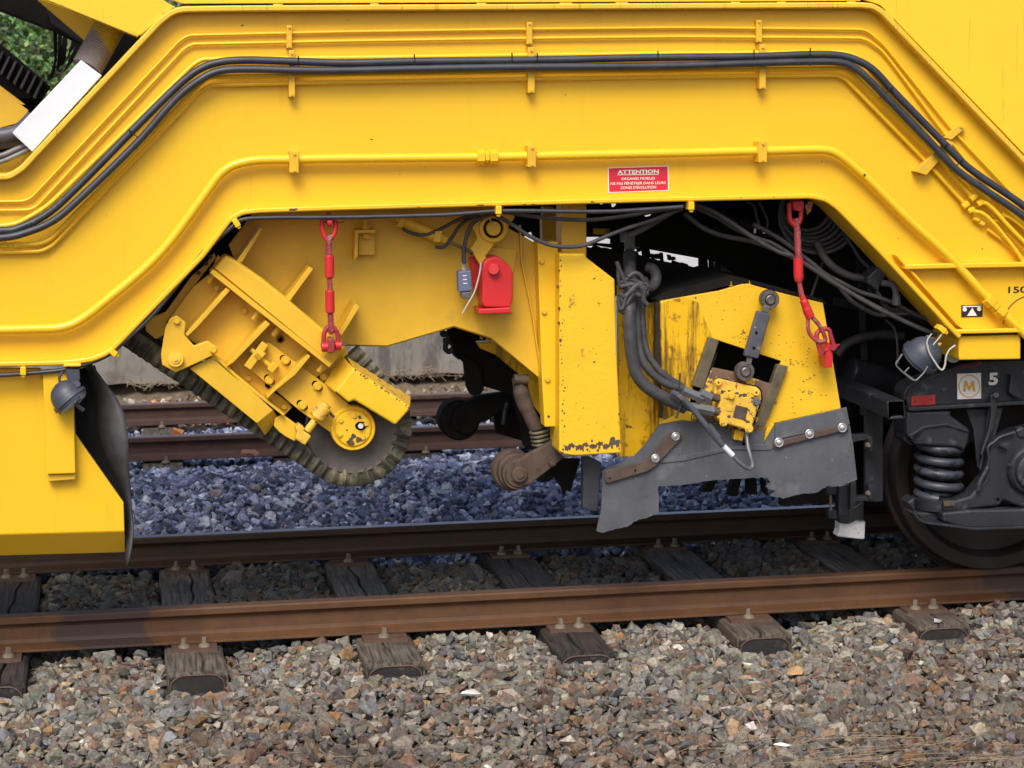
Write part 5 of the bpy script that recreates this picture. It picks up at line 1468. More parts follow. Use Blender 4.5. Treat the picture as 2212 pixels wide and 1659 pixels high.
shackle(q('Z1', '1845,1480 1835,1380 1850,1290 1905,1240 1965,1290 1985,1380 1988,1480'), -1.20, .0098, s1)
hose('thimble', q('Z1', '1890,1270 1912,1305 1938,1270'), -1.205, .008, 'red_worn', s1)
cyl('shackle_pin', at(*q('Z1', '1805,1440')[0], -1.20), at(*q('Z1', '2040,1420')[0], -1.20), .0098, 'red_worn', s1)
for c_ in ('1845,1455', '1985,1440'):
    p_ = at(*q('Z1', c_)[0], -1.20); cyl('shackle_eye', p_ - Vector((.012, 0, 0)), p_ + Vector((.012, 0, 0)), .0195, 'red', s1)
cyl('pin_eye', at(*q('Z1', '2040,1425')[0], -1.21), at(*q('Z1', '2040,1425')[0], -1.195), .0105, 'rust', s1)
plate('lug', q('Z1', '1885,1385 1900,1368 1935,1368 1952,1385 1950,1500 1920,1522 1875,1515'), -1.235, .08, 'red_worn', s1, .008, seg=3)

YS[0] = 0.0
s2 = thing('wire_rope_sling', at(1722, 445, -1.20), 'right red wire rope sling, bent, with a square nut at its top', 'sling', 'red safety slings')
shackle(q('Z4', '375,30 375,120 385,210 440,260 485,210 495,130 497,60'), -1.25, .0100, s2, 'red')
plate('square_nut', q('Z4', '412,12 528,8 528,85 495,120 430,110 412,60'), -1.27, .05, 'red', s2, .004)
cyl('pin_eye', at(*q('Z4', '572,70')[0], -1.26), at(*q('Z4', '572,70')[0], -1.24), .0145, 'red_worn', s2)
plate('ear', q('Z4', '580,15 625,15 600,110 565,155 560,110'), -1.2, .02, 'yellow_dusty', s2, .002)
rope(q('Z4', '440,195 455,330 462,480 468,610'), -1.25, .0135, s2)
hose('ferrule', q('Z4', '465,600 467,640 468,750 472,820 476,850'), -1.25, [.0205] * 24 + [.018] * 4 + [.014] * 5, 'red', s2, 18, 8)
rope(q('Z4', '475,840 490,930 510,1020'), -1.25, .0105, s2)
hose('ferrule', q('Z4', '508,1000 540,1090 565,1160 590,1215'), -1.25, [.013] * 4 + [.0175] * 8 + [.0195] * 13, 'red', s2, 18, 8)
hose('rope_loop', q('Z4', '570,1200 565,1290 578,1375 620,1430 655,1460'), -1.25, .0085, 'rope', s2)
hose('rope_loop', q('Z4', '605,1210 660,1270 710,1340 735,1400 745,1450 700,1470 660,1455'), -1.25, .0095, 'rope', s2)
shackle(q('Z4', '700,1590 670,1480 655,1400 690,1350 745,1335 785,1350 800,1400 825,1480 840,1550'), -1.24, .0098, s2, 'red_worn')
for c_ in ('708,1575', '835,1525'):
    p_ = at(*q('Z4', c_)[0], -1.25); cyl('shackle_eye', p_ - Vector((.006, .006, 0)), p_ + Vector((.006, .006, 0)), .0145, 'red_worn', s2)
cyl('shackle_pin', at(*q('Z4', '690,1590')[0], -1.25), at(*q('Z4', '890,1500')[0], -1.22), .0045, 'red_worn', s2)
plate('lug', poly(('Z4', '745,1490 765,1470 790,1480 815,1520 825,1659'), ('R6', '972,660 968,722 930,727 922,640')), -1.24, .09, 'red', s2, .010, seg=3)

# ================================================================= YELLOW POST
po = thing('yellow_post', at(1270, 980, -1.1), 'tall yellow box post with chipped lower edge in the middle of the opening', 'post')
plate('upper_column', q('R2', '1428,1300 1590,1300 1590,1680 1425,1680'), -1.10, .12, 'yellow_dusty', po, .006)
plate('box', poly(('R5', '1412,-15 1580,-15'), ('Z3', '200,592 500,825'), ('R5', '1785,600 1817,1278 1440,1300 1412,1270')), -1.22, .20, 'yellow_worn', po, .016, seg=3)
for c_ in ('1412,340', '1410,435', '1421,547', '1403,200'):
    plate('chip', circ(q('R5', c_)[0], 2.6, 9, .4, 1.5), -1.2215, .003, 'rust', po, 0)
rp_ = random.Random(5)
for i in range(70):
    if i < 34: u_, v_ = 1207.5 + rp_.uniform(0, 5) + i * .25, 560 + i * 12.5 + rp_.uniform(-5, 5)
    elif i < 50: u_, v_ = 1338 + rp_.uniform(-2, 1.5), rp_.uniform(620, 970)
    else: u_, v_ = rp_.uniform(1215, 1338), 975 - abs(rp_.gauss(0, 9))
    blotch((u_, v_), rp_.uniform(.6, 2.2) * (1.5 if i >= 50 else 1), -1.2203 - i * .00002, 'rust', po, i, 1.3)
# bare strip along the lower edge: irregular outline, slightly proud scale of rust
rw = random.Random(9)
top_ = [(1448 + i * 6, 1232 - i * .3 + rw.uniform(-7, 7) - (16 if (i // 5) % 3 == 1 else 0) - (24 if i > 48 else 0)) for i in range(60)]
bot_ = [(1448 + i * 6, 1256 - i * .33 + rw.uniform(-7, 7) - (14 if (i // 7) % 2 else -4)) for i in range(60)]
plate('rust_strip', [REGp for REGp in [(737.3 + a / 3, 553 + b / 3) for a, b in top_ + bot_[::-1]]], -1.2208, .003, 'rust', po, 0)
plate('rust_strip', [(737.3 + a / 3, 553 + b / 3) for a, b in ((1418, 1262), (1440, 1278), (1520, 1290), (1650, 1286), (1560, 1297), (1450, 1302), (1425, 1290))], -1.2212, .003, 'rust', po, 0)

# ================================================================= GUIDE ROLLER AND RODS UNDER THE MIDDLE
rl = thing('guide_roller', at(1120, 1010, -1.0), 'rusty flanged guide roller on a short arm, low in the middle of the opening', 'roller')
pr = at(*q('R5', '1150,1410')[0], -1.05)
lathe('roller', pr, Vector((0, 1, 0)), [(-.01, .02), (-.01, .055), (0, .06), (.0, .068), (.05, .068), (.052, .078), (.16, .080), (.165, .07), (.165, .02)], 'rust', rl, 40)
lathe('flange', at(*q('R5', '1105,1385')[0], -.93), Vector((0, 1, 0)), [(-.03, .05), (-.03, .082), (-.02, .088), (.03, .088), (.05, .07)], 'rust', rl, 40)
cyl('cap', pr + Vector((0, -.03, 0)), pr, .034, 'rust', rl, n=28, bevel=.004)
cyl('cap_pin', pr + Vector((0, -.036, 0)), pr, .015, 'rust', rl)
plate('arm', q('R5', '1135,1330 1200,1290 1300,1235 1405,1168 1455,1300 1340,1390 1225,1480 1165,1490 1100,1460'), -1.065, .03, 'rust', rl, .005)
bolt(q('R5', '1365,1335')[0], -1.065, 8.5, 'rust', rl, .015)
for i in range(4):
    a_, b_ = q('R5', '%f,%f %f,%f' % (1225 + i * 6, 1145 + i * 26, 1350 + i * 5, 1118 + i * 26))
    pts = [at(a_[0] + (b_[0] - a_[0]) * (.5 - .5 * math.cos(t)), a_[1] + (b_[1] - a_[1]) * (.5 - .5 * math.cos(t)) + 5 * math.sin(t), -1.0 - .035 * math.sin(t)) for t in [2 * math.pi * j / 24 for j in range(24)]]
    vs, fs = sweep_data(pts, .007, 8, True); link('bellows_ring', fix(mesh(vs, fs)), 'brush', rl, 0, 2, 60)
cyl('bellows_core', at(*q('R5', '1285,1120')[0], -1.0), at(*q('R5', '1310,1240')[0], -1.0), .032, 'dark', rl)
hose('rod', q('R5', '1150,790 1170,900 1220,1030 1270,1130'), -.98, [.030] * 6 + [.034] * 8 + [.030] * 11, 'rust', rl, 16)
cyl('rod_knuckle', at(*q('R5', '1120,800')[0], -1.0), at(*q('R5', '1210,800')[0], -1.0), .022, 'rust', rl)
r2 = thing('guide_roller', at(995, 910, -.3), 'black guide roller in shadow behind the yellow arch', 'roller')
p2 = at(*q('R5', '768,1066')[0], -.35)
lathe('roller', p2, Vector((0, 1, 0)), [(0, .03), (0, .084), (.01, .092), (.11, .092), (.12, .03)], 'dark', r2, 40)
cyl('cap', p2 + Vector((0, -.03, 0)), p2, .04, 'dark', r2, n=24)
plate('arm', q('R5', '720,1010 870,910 1080,880 1120,900 1130,960 900,1085 830,1160 760,1140'), -.38, .05, 'dark', r2, .005)
plate('strut', q('R5', '680,455 735,452 960,520 1320,850 1320,1200 1230,1260 1180,1230 1170,1130 1110,900 900,840 930,870 850,905 825,870 800,700 740,640 720,560'), -.5, .04, 'dark', r2, .004)
plate('strut', q('R5', '790,640 900,700 930,860 905,900 840,905 815,850'), -.55, .06, 'dark', r2, .01)
plate('beam', q('R5', '975,555 1000,560 1300,800 1310,870 1225,830 1000,640 900,600 880,560'), -.78, .06, 'yellow_oily', r2, .006)
plate('inner_plate', q('R5', '1200,780 1320,850 1320,1070 1240,960'), -.86, .02, 'yellow_worn', r2, .003)
for c_, rr in (('985,565', 5.5), ('945,545', 4), ('905,530', 3)):
    bolt(q('R5', c_)[0], -.82, rr, 'yellow_dusty', r2, .015, washer=False)
plate('strut', q('R5', '985,980 1150,930 1215,1260 1180,1200 1005,1150'), -.2, .05, 'dark', r2, .004)
for i, s_ in enumerate(('655,480 660,510 700,500 690,540 670,550 710,560 730,580', '680,560 675,600 700,620 730,600 740,640', '720,500 740,560 730,620 770,660')):
    hose('chain_loop', q('R5', s_), -.45, .012, 'spring', r2, 8, 5)
hose('cable', q('R5', '1075,950 1060,1000 1050,1090'), -.4, .01, 'spring', r2, 8, 5)
fl = thing('rubber_flap', at(1200, 1010, -.9), 'black torn rubber flap behind the rusty roller', 'rubber flap')
plate('flap', q('R5', '1250,1450 1440,1310 1550,1315 1545,1340 1500,1480 1488,1530 1460,1520 1440,1560 1425,1500 1400,1470 1380,1430 1350,1460 1300,1470'), -.82, .012, 'dark', fl, .002)

# ================================================================= RIGHT YELLOW HOUSING
hx = thing('brush_housing', (2.9, -1.1, .7), 'yellow tapered housing with a cut out window and torn grey rubber skirts', 'housing')
win = q('R6', '178,530 640,682 590,800 515,1010 470,1120 330,1080 40,1010 60,850')
plate('front_plate', poly(('R5', '2068,292'), ('R6', '60,255 240,225 390,182 432,182 640,240 910,305 960,600 1027,990 592,1085 560,1160 522,1232 515,1225 520,1110')) + [(1640, 935), (1520, 935), (1425, 918)], -1.12, .02, 'yellow_worn', hx, .004, holes=[win])
plate('side_plate', [(1334, 615), (1380, 655), (1421, 652), (1423, 918), (1404, 945), (1376, 986), (1337, 988)], -1.05, .02, 'yellow_oily', hx, .003)
rs_ = random.Random(4)
sl_ = [(2040 - 18 * math.sin(i / 26 * 3.14) ** 2 * (1 if i < 12 else .3) + rs_.uniform(-5, 5) + i * .9, 300 + i * 30) for i in range(26)]
sr_ = [(2062 + rs_.uniform(-4, 4) + i * .9, 298 + i * 30) for i in range(26)]
plate('seam', [(737.3 + a / 3, 553 + b / 3) for a, b in sl_ + sr_[::-1]], -1.135, .03, 'oil', hx, 0)
rf_ = random.Random(12)
def speck2(P_, r_1, k, par, y, m='rust', sx=1.3):
    n = 9; P = []
    for i in range(n):
        a = 2 * math.pi * i / n; d = r_1 * rf_.uniform(.5, 1.15)
        P.append((P_[0] + d * sx * math.cos(a), P_[1] + d * math.sin(a)))
    plate('paint_chip', P, y - k * .00001, .001, m, par, 0)
for cx_, cy_, sx_, sy_, n_s, mm in ((395, 520, 38, 26, 26, 'rust'), (720, 690, 50, 12, 20, 'rust'), (825, 878, 12, 7, 6, 'screw'), (640, 640, 120, 110, 26, 'rust'), (840, 820, 80, 120, 22, 'rust'), (330, 300, 120, 60, 12, 'screw'), (700, 990, 90, 50, 14, 'screw')):
    for i in range(n_s):
        x_ = rf_.gauss(cx_, sx_); y_ = rf_.gauss(cy_, sy_)
        if y_ < 240 + abs(x_ - 430) * .2 or x_ > 985 - (1000 - y_) * .11 or (60 < x_ < 680 and y_ > 530 + (x_ - 180) * .33): continue
        speck2(q('R6', '%f,%f' % (x_, y_))[0], abs(rf_.gauss(.7, .45)) + .35, i, hx, -1.1212, mm)
plate('oily_panel', poly(('R5', '2072,300 2212,268'), ('R6', '0,262 100,300 190,520 70,840 55,900'), ('R5', '2212,1000 2085,1065')), -1.124, .006, 'yellow_oily', hx, .003)
plate('top_plate', poly(('Z3', '850,1020 930,1045 1290,990 1640,895 1850,862 1900,862 2212,950 2700,1080 2650,1030 2100,880 1700,780 1000,960')), -1.10, .5, 'dark', hx, 0)
plate('rear_wall', poly(('R5', '1790,250 2212,200'), ('R6', '0,200 430,150 910,290 1000,900 600,1060 400,1130 0,1130'), ('R5', '1900,1130 1800,900')), -.75, .02, 'dark', hx, 0)
for c_ in ('310,170', '428,165'):
    p_ = q('R6', c_)[0]; cyl('stud', at(p_[0], p_[1] + 8, -1.09), at(p_[0], p_[1] - 2, -1.09), .011, 'yellow_dusty', hx, n=6, smooth=False)
p_ = q('Z3', '1085,960')[0]; cyl('stud', at(p_[0], p_[1] + 8, -1.0), at(p_[0], p_[1] - 1, -1.0), .007, 'zinc', hx, n=6, smooth=False)
# guide rails at both sides of the window
plate('guide_rail', q('R6', '172,528 238,545 135,862 65,842'), -1.155, .04, 'greased_steel', hx, .003)
plate('guide_rail', q('R6', '215,620 226,632 150,860 135,855'), -1.145, .03, 'dark', hx, .001)
plate('guide_rail', q('R6', '618,705 686,716 532,1112 475,1100'), -1.155, .04, 'greased_steel', hx, .003)
plate('edge_strip', q('R6', '590,1085 602,1110 545,1232 516,1230 545,1120'), -1.14, .02, 'yellow', hx, .002)
# sliding motor carrier
mo = thing('hydraulic_motor', at(1585, 880, -1.2), 'chipped yellow hydraulic motor with a round cornered flange in the window of the right housing', 'motor')
plate('carrier', q('R6', '190,722 330,752 580,832 570,870 500,1112 470,1130 440,1150 60,1060 130,870 160,800'), -1.15, .04, 'flaked', mo, .006)
plate('gasket', q('R6', '205,800 235,788 490,845 515,870 520,930 470,1090 440,1110 200,1040 185,1010'), -1.163, .015, 'black', mo, .006)
plate('flange', q('R6', '210,806 240,795 485,852 508,875 512,930 462,1082 440,1100 210,1035 195,1005'), -1.18, .03, 'yellow_rusty', mo, .008)
plate('body', q('R6', '252,882 278,872 470,925 492,948 482,1010 450,1112 428,1132 244,1078 222,1050 236,960'), -1.25, .09, 'yellow_rusty', mo, .016, seg=3)
plate('rating_plate', q('R6', '345,965 425,985 405,1065 325,1045'), -1.2535, .003, 'rust', mo, .002)
plate('stamp', q('R6', '288,970 325,978 318,1008 282,1000'), -1.2535, .003, 'yellow_rusty', mo, .001)
for c_, rr in (('232,820', 6.5), ('478,885', 7)):
    p_ = q('R6', c_)[0]
    cyl('socket_screw', at(*p_, -1.20), at(*p_, -1.17), rr * k_, 'yellow_dusty', mo, n=18, bevel=.001); cyl('socket', at(*p_, -1.2006), at(*p_, -1.19), rr * k_ * .45, 'rust', mo, n=6)
rm_ = random.Random(2)
for i, c_ in enumerate(('262,880 300,874 352,890 400,900 455,920 488,950 484,1000 470,1050 455,1100 425,1126 370,1116 320,1102 262,1082 228,1056 238,985 240,930 340,1010 372,905 300,1040 420,1075'.split())):
    P_ = q('R6', c_)[0]; n = 12; PP = []
    rr2 = rm_.uniform(1.5, 4.2)
    for k2 in range(n):
        a = 2 * math.pi * k2 / n; d = rr2 * rm_.uniform(.45, 1.2); PP.append((P_[0] + d * 1.5 * math.cos(a), P_[1] + d * math.sin(a)))
    plate('rust_patch', PP, -1.2502 - i * .00003, .002, 'rust', mo, 0)
for c_, mm in (('312,905', 'yellow_rusty'), ('478,945', 'steel_grey'), ('265,1078', 'yellow_rusty'), ('430,1120', 'yellow_rusty')):
    bolt(q('R6', c_)[0], -1.251, 7, mm, mo, .018)
plate('drain_stub', q('R6', '340,1125 400,1140 390,1200 330,1190'), -1.2, .05, 'yellow_oily', mo, .004)
# fittings on the left
for a_, b_, r_1, mm in (('0,870', '130,925', .030, 'steel_grey'), ('110,890', '180,925', .034, 'steel_grey'), ('165,905', '235,925', .022, 'rust'), ('0,965', '110,990', .026, 'steel_grey'), ('100,985', '200,1005', .032, 'steel_grey'), ('190,1000', '235,1012', .022, 'rust')):
    cyl('hose_fitting', at(*q('R6', a_)[0], -1.24), at(*q('R6', b_)[0], -1.24), r_1 * .75, mm, mo, n=12 if r_1 < .03 else 6, smooth=r_1 < .03, bevel=.001)
# turnbuckle link
lk = thing('turnbuckle_link', at(1640, 710, -1.2), 'blue grey turnbuckle link with a round eye at each end, hanging on the right housing', 'link')
for c_, rr in (('567,283', .040), ('407,750', .0395)):
    p_ = at(*q('R6', c_)[0], -1.20)
    lathe('eye', p_, Vector((0, -1, 0)), [(-.035, rr), (-.002, rr), (.002, rr * .93), (.002, rr * .62), (-.004, rr * .60), (-.004, rr * .55), (.008, rr * .48), (.010, rr * .40), (.008, .002)], 'steel', lk, 36)
plate('body', q('R6', '488,355 572,378 492,668 400,650'), -1.215, .035, 'link_blue', lk, .007, seg=3)
plate('shank', q('R6', '530,318 568,325 560,370 515,360'), -1.205, .02, 'steel', lk, .004)
plate('shank', q('R6', '418,655 455,662 445,710 412,705'), -1.205, .02, 'steel', lk, .004)
plate('hole', circ(q('R6', '462,597')[0], 3.4, 12), -1.2165, .002, 'black', lk, 0)
plate('hole', circ(q('R6', '478,497')[0], 2.6, 10, 0, 1.6), -1.2165, .002, 'black', lk, 0)
plate('hole', circ(q('R6', '470,462')[0], 2.2, 10), -1.2165, .002, 'zinc', lk, 0)

# --- rubber skirts
def jag(P, amp, seed, step=6):
    r = random.Random(seed); out = []
    for a, b in zip(P, P[1:]):
        L = math.hypot(b[0] - a[0], b[1] - a[1]); n = max(1, int(L / step))
        for i in range(n):
            t = i / n; out.append((a[0] + (b[0] - a[0]) * t + r.uniform(-amp, amp), a[1] + (b[1] - a[1]) * t + r.uniform(-amp, amp)))
    out.append(P[-1]); return out
low = jag([(1852, 1036), (1815, 1051), (1788, 1050), (1765, 1063), (1728, 1068), (1690, 1076), (1663, 1071), (1676, 1061), (1655, 1052), (1664, 1044), (1655, 1030)], 1.2, 3) + jag([(1655, 1030), (1618, 1033), (1541, 1037), (1475, 1048), (1422, 1050)], .5, 5) + jag([(1422, 1052), (1424, 1106), (1397, 1119), (1380, 1122), (1354, 1138), (1330, 1142), (1304, 1151), (1289, 1147)], 1.0, 8)
skl = [(1299, 1100), (1302, 1017), (1370, 986), (1400, 955), (1424, 917), (1475, 908), (1560, 918), (1600, 940), (1604, 970), (1612, 975), (1622, 935), (1652, 926)] 
skr = [(1648, 963), (1664, 935), (1675, 917), (1752, 899), (1829, 880), (1843, 960)]
plate('rubber_skirt', skl + skr + low, -1.165, .012, 'rubber_grey', hx, .002)
plate('rubber_skirt', q('R6', '600,1085 1062,983 1085,1090 600,1190'), -1.172, .008, 'rubber_grey', hx, .002)
plate('skirt_fold', poly(('R5', '2040,1260 2212,1240'), ('R6', '0,1295 330,1235 560,1215 590,1245 560,1260 330,1255 0,1330'), ('R5', '2040,1345')), -1.171, .008, 'rubber_grey', hx, .002)
plate('side_flap', [(1260, 990), (1268, 985), (1300, 1000), (1300, 1012), (1291, 1104), (1276, 1104), (1259, 1098)], -1.12, .05, 'rubber', hx, .004)
plate('lower_skirt', [(1300, 1060), (1424, 1030), (1424, 1052), (1300, 1090)], -1.18, .01, 'rubber_grey', hx, .002) if False else None
st1 = plate('clamp_strap', q('R5', '1705,1400 1712,1392 1975,1328 2130,1145 2150,1138 2210,1165 2208,1180 2040,1360 1990,1395 1730,1472 1710,1462'), -1.182, .010, 'rust', hx, .003)
def washer(c, y, parent, r1=.0215):
    p_ = at(c[0], c[1], y)
    o_ = lathe('washer', p_, Vector((0, -1, 0)), [(0, r1), (.003, r1), (.0045, r1 * .9), (.003, r1 * .62), (.003, .012), (.009, .011), (.012, .006), (.012, .001)], 'zinc', parent, 28)
    return o_
for c_ in ('2166,1168', '2035,1310'): washer(q('R5', c_)[0], -1.184, st1, .018)
for c_ in ('1905,1390', '1742,1440'): plate('hole', circ(q('R5', c_)[0], 2.2, 10), -1.1835, .002, 'black', st1, 0)
st2 = plate('clamp_strap', q('R6', '588,1205 1075,1088 1080,1125 590,1246'), -1.182, .010, 'rust', hx, .003)
for c_ in ('624,1208', '822,1153', '1034,1112'): washer(q('R6', c_)[0], -1.184, st2, .0205)
# brush bars hanging below the skirt
br = thing('brush_roller', at(1600, 1060, -.8), 'dark brush roller whose bristles show under the torn rubber skirt', 'brush')
cyl('core', at(1600, 990, -1.0), at(1600, 990, -.2), .07, 'dark', br)
for s_ in ('330,1440 385,1440 355,1560 300,1555', '425,1440 480,1440 485,1550 425,1545', '540,1450 560,1560 530,1540 520,1440', '180,1455 230,1450 190,1530 120,1530', '0,1480 60,1470 10,1500'):
    plate('bristle_bar', q('R6', s_), -.8, .06, 'dark', br, .003)
plate('dark_shield', q('R6', '640,1560 870,1530 960,1490 980,1600 830,1606 640,1620'), -.75, .05, 'dark', br, 0)
# --- thick hoses to the motor
def th(pts, y, r_, label, m='rubber_dull'): return tag(hose('hydraulic_hose', pts, y, r_, m, None, 16, 10), label, 'hose', 'thick hoses bending down to the hydraulic motor')
th(poly(('Z3', '650,560 655,700 660,900 655,1100'), ('R5', '1868,350 1870,500 1890,680 1935,800 2040,890 2212,975'), ('R6', '20,985')), [-1.0, -1.1, -1.18, -1.22, -1.24, -1.25, -1.25, -1.25, -1.25, -1.24, -1.24], .0265, 'thickest black hose hanging left of the right housing and bending to the motor', 'rubber_dull')
th(poly(('R5', '1900,150 1915,300 1918,480 1935,620 1975,720 2060,800 2150,845 2212,860'), ('R6', '40,885')), [-1.1, -1.16, -1.19, -1.21, -1.22, -1.22, -1.22, -1.22, -1.24], .0165, 'second thick black hose just behind the thickest one, bending to the motor')
th(poly(('R5', '1945,230 1950,400 1965,560 2000,660 2080,760 2212,850'),), [-1.12, -1.17, -1.18, -1.19, -1.20, -1.20], .0145, 'thinner black hose right beside the two thick ones')
th(poly(('R5', '1800,60 1795,130 1812,200 1860,180'), ), [-1.1, -1.14, -1.16, -1.2], .010, 'short bent black hose end at the top of the thick hoses', 'rubber_dull')
th(poly(('Z3', '840,700 900,720 930,800 900,880 830,900 790,830'), ), [-1.05, -1.07, -1.1, -1.12, -1.14, -1.15], .022, 'black hose elbow behind the taped bundle', 'rubber_dull')
tg = thing('tape_wrap', at(1355, 620, -1.2), 'messy rubber tape tied round the thick hoses at their top', 'tape')
for i, s_ in enumerate(('570,860 620,820 700,830 760,850 800,880', '560,900 640,880 730,870 800,860 850,900', '540,960 600,1000 680,930 740,880 820,930', '530,1040 570,1130 620,1000 700,930', '545,1090 580,1160 640,1060 720,950', '555,980 600,1080 660,1010 720,900', '700,840 760,900 790,980 820,1070', '740,880 800,940 800,1040 840,1090', '590,830 640,900 700,960 780,990 840,960', '520,640 540,700 570,760 600,840', '640,800 700,760 760,780 800,840')):
    hose('tape', q('Z3', s_), -1.245 - .004 * (i % 4), .0085 + .002 * (i % 3), 'rubber_dull', tg, 8, 6)
for s_ in ('820,1060 850,1090', '790,1080 800,1115', '830,1000 860,900'):
    hose('tape_end', q('Z3', s_), -1.25, .003, 'rubber', tg, 6, 3)
tag(hose('hydraulic_hose', poly(('R6', '-70,880 0,925 70,1000 140,1085 200,1160 262,1230')), -1.30, .0125, 'link_blue'), 'thin grey hose slanting down in front of the motor, upper stretch', 'hose')
tag(hose('hydraulic_hose', poly(('R6', '320,1290 380,1350 430,1378 452,1362 440,1300 422,1230 415,1140')), [-1.30, -1.30, -1.29, -1.28, -1.27, -1.25, -1.22], .0085, 'steel_grey'), 'thin grey hose end hanging in a loop under the motor', 'hose')
ft = tag(cyl('hose_sleeve', at(*q('R6', '262,1228')[0], -1.30), at(*q('R6', '325,1292')[0], -1.30), .0115, 'white', None), 'white and silver sleeve fitting on the thin slanting hose', 'fitting')
tag(cyl('hose_sleeve', at(*q('R6', '165,1100')[0], -1.30), at(*q('R6', '228,1180')[0], -1.30), .0155, 'link_blue', None), 'grey crimped sleeve on the thin slanting hose', 'fitting')
tag(hose('wire_tie', q('R5', '2195,760 2190,850 2200,960 2170,1050'), -1.28, .004, 'rubber'), 'black strap tied round the hoses next to the motor fittings', 'cable tie')

# ================================================================= BOGIE
bg = thing('bogie', (3.9, -1.0, .5), 'black bogie frame with coil spring, M badge and number 5 at the right edge', 'bogie')
BY = -1.10
plate('frame_beam', q('Z5', '985,690 975,640 990,585 1020,545 1080,510 1200,470 1300,430 1420,385 1560,320 1700,290 4200,250 4200,760 1860,740 1020,790'), BY, .14, 'bogie', bg, .006)
ribbon('frame_edge', q('Z5', '975,690 975,630 1010,565 1080,515 1200,475 1420,395 1560,330 1720,300'), BY - .02, BY + .02, .007, 'bogie', bg, 0, .002)
ribbon('frame_flange', q('Z5', '1020,790 1860,742 2212,722 4200,640'), BY - .045, BY + .1, .016, 'bogie', bg, 0, .003)
bd = plate('badge', q('Z5', '1520,420 1767,411 1768,676 1522,684'), BY - .003, .002, 'print_white', bg, 0)
p_ = q('Z5', '1645,548')[0]
pts = [at(p_[0] + 22.4 * math.cos(a), p_[1] + 23.8 * math.sin(a), BY - .004) for a in [2 * math.pi * i / 40 for i in range(40)]]
vs, fs = sweep_data(pts, .0022, 6, True); link('badge_ring', fix(mesh(vs, fs)), 'print_gold', bd)
plate('letter_m', [(p_[0] + a * 13.5, p_[1] + b * 11.5) for a, b in ((-1, 1), (-.78, -1), (-.38, -1), (0, .12), (.38, -1), (.78, -1), (1, 1), (.56, 1), (.46, -.22), (.14, .82), (-.14, .82), (-.46, -.22), (-.56, 1))], BY - .0045, .001, 'print_gold', bd, 0)
p_ = q('Z5', '1895,473')[0]
text('number_five', '5', p_, BY - .001, 20, 27, 'print_white', bg, .04)
rp = plate('red_plate', q('Z5', '1045,656 1290,635 1293,738 1046,752'), BY - .004, .003, 'plate_red', bg, .001)
for c_ in ('1083,712', '1254,686'): plate('rivet', circ(q('Z5', c_)[0], 2.2, 8), BY - .0055, .002, 'rust', rp, 0)
gf = hose('chalk_mark', q('Z5', '1520,375 1590,340 1700,305 1760,300 1720,330 1600,350 1540,365'), BY - .001, .0022, 'plate_red', bg, 5, 5)
# square tube
tx = q('Z5', '787,702 968,686 985,700 986,872 975,884 812,893 800,880')
plate('square_tube', q('Z5', '790,706 972,690 986,880 808,893'), -1.25, .85, 'bogie', bg, .006, holes=[q('Z5', '822,722 948,712 955,850 835,864')])
# spring
sc = q('Z6', '1335,0')[0][0]
def spring(y, r_c, r_w, u, v0, v1, turns):
    p0, p1 = at(u, v0, y), at(u, v1, y)
    n = int(turns * 36); pts = []
    for i in range(n + 1):
        a = 2 * math.pi * turns * i / n + .6
        pts.append(Vector((p0.x + r_c * math.cos(a), y + r_c * math.sin(a), p0.z + (p1.z - p0.z) * i / n)))
    vs, fs = sweep_data(pts, r_w, 14)
    return link('coil_spring', fix(mesh(vs, fs)), 'spring', bg, 0, 2, 60)
spring(-1.02, .090, .0185, sc, 948, 1070, 4.6)
spring(-1.02, .052, .010, sc, 948, 1070, 7)
lathe('spring_seat', at(sc, 1095, -1.02), Vector((0, 0, 1)), [(0, .02), (0, .118), (.045, .120), (.05, .105), (.05, .02)], 'bogie', bg, 36)
plate('spring_cap', q('Z5', '1000,812 1460,800 1455,855 1560,930 1655,1000 1640,1120 1600,1225 1560,1195 1480,1180 1380,1175 1090,1152 1040,1100 1000,1060 990,900'), -1.13, .18, 'bogie', bg, .02, seg=3)
plate('spring_ear', q('Z5', '968,1040 1040,1100 1080,1160 1040,1165 970,1120'), -1.08, .14, 'bogie', bg, .01)
plate('cap_rib', q('Z5', '1010,1060 1180,960 1420,930 1640,1010 1640,1030 1400,960 1200,990 1060,1080 1180,1100 1100,1120'), -1.14, .02, 'bogie', bg, .004)
# bracing plates
plate('brace', q('Z5', '1612,790 1845,782 1800,1100 1755,1200 1760,1400 1732,1395 1690,1000'), -1.09, .015, 'bogie', bg, .003)
plate('brace', q('Z5', '1845,782 1995,772 1920,1060 1905,1110 1830,1150 1800,1290 1765,1440 1750,1400 1790,1200'), -1.12, .015, 'bogie', bg, .003)
plate('brace_rib', q('Z5', '1865,640 1925,620 1940,760 1900,1000 1850,1100 1780,1280 1760,1260 1840,1020 1870,860'), -1.15, .03, 'bogie', bg, .008)
cyl('brace_bolt', at(*q('Z5', '1925,640')[0], -1.17), at(*q('Z5', '1925,640')[0], -1.11), .012, 'bogie', bg, n=10)
plate('gusset', q('Z5', '2080,430 2130,480 2190,640 2185,690 2110,660 2060,620'), -1.14, .04, 'bogie', bg, .006)
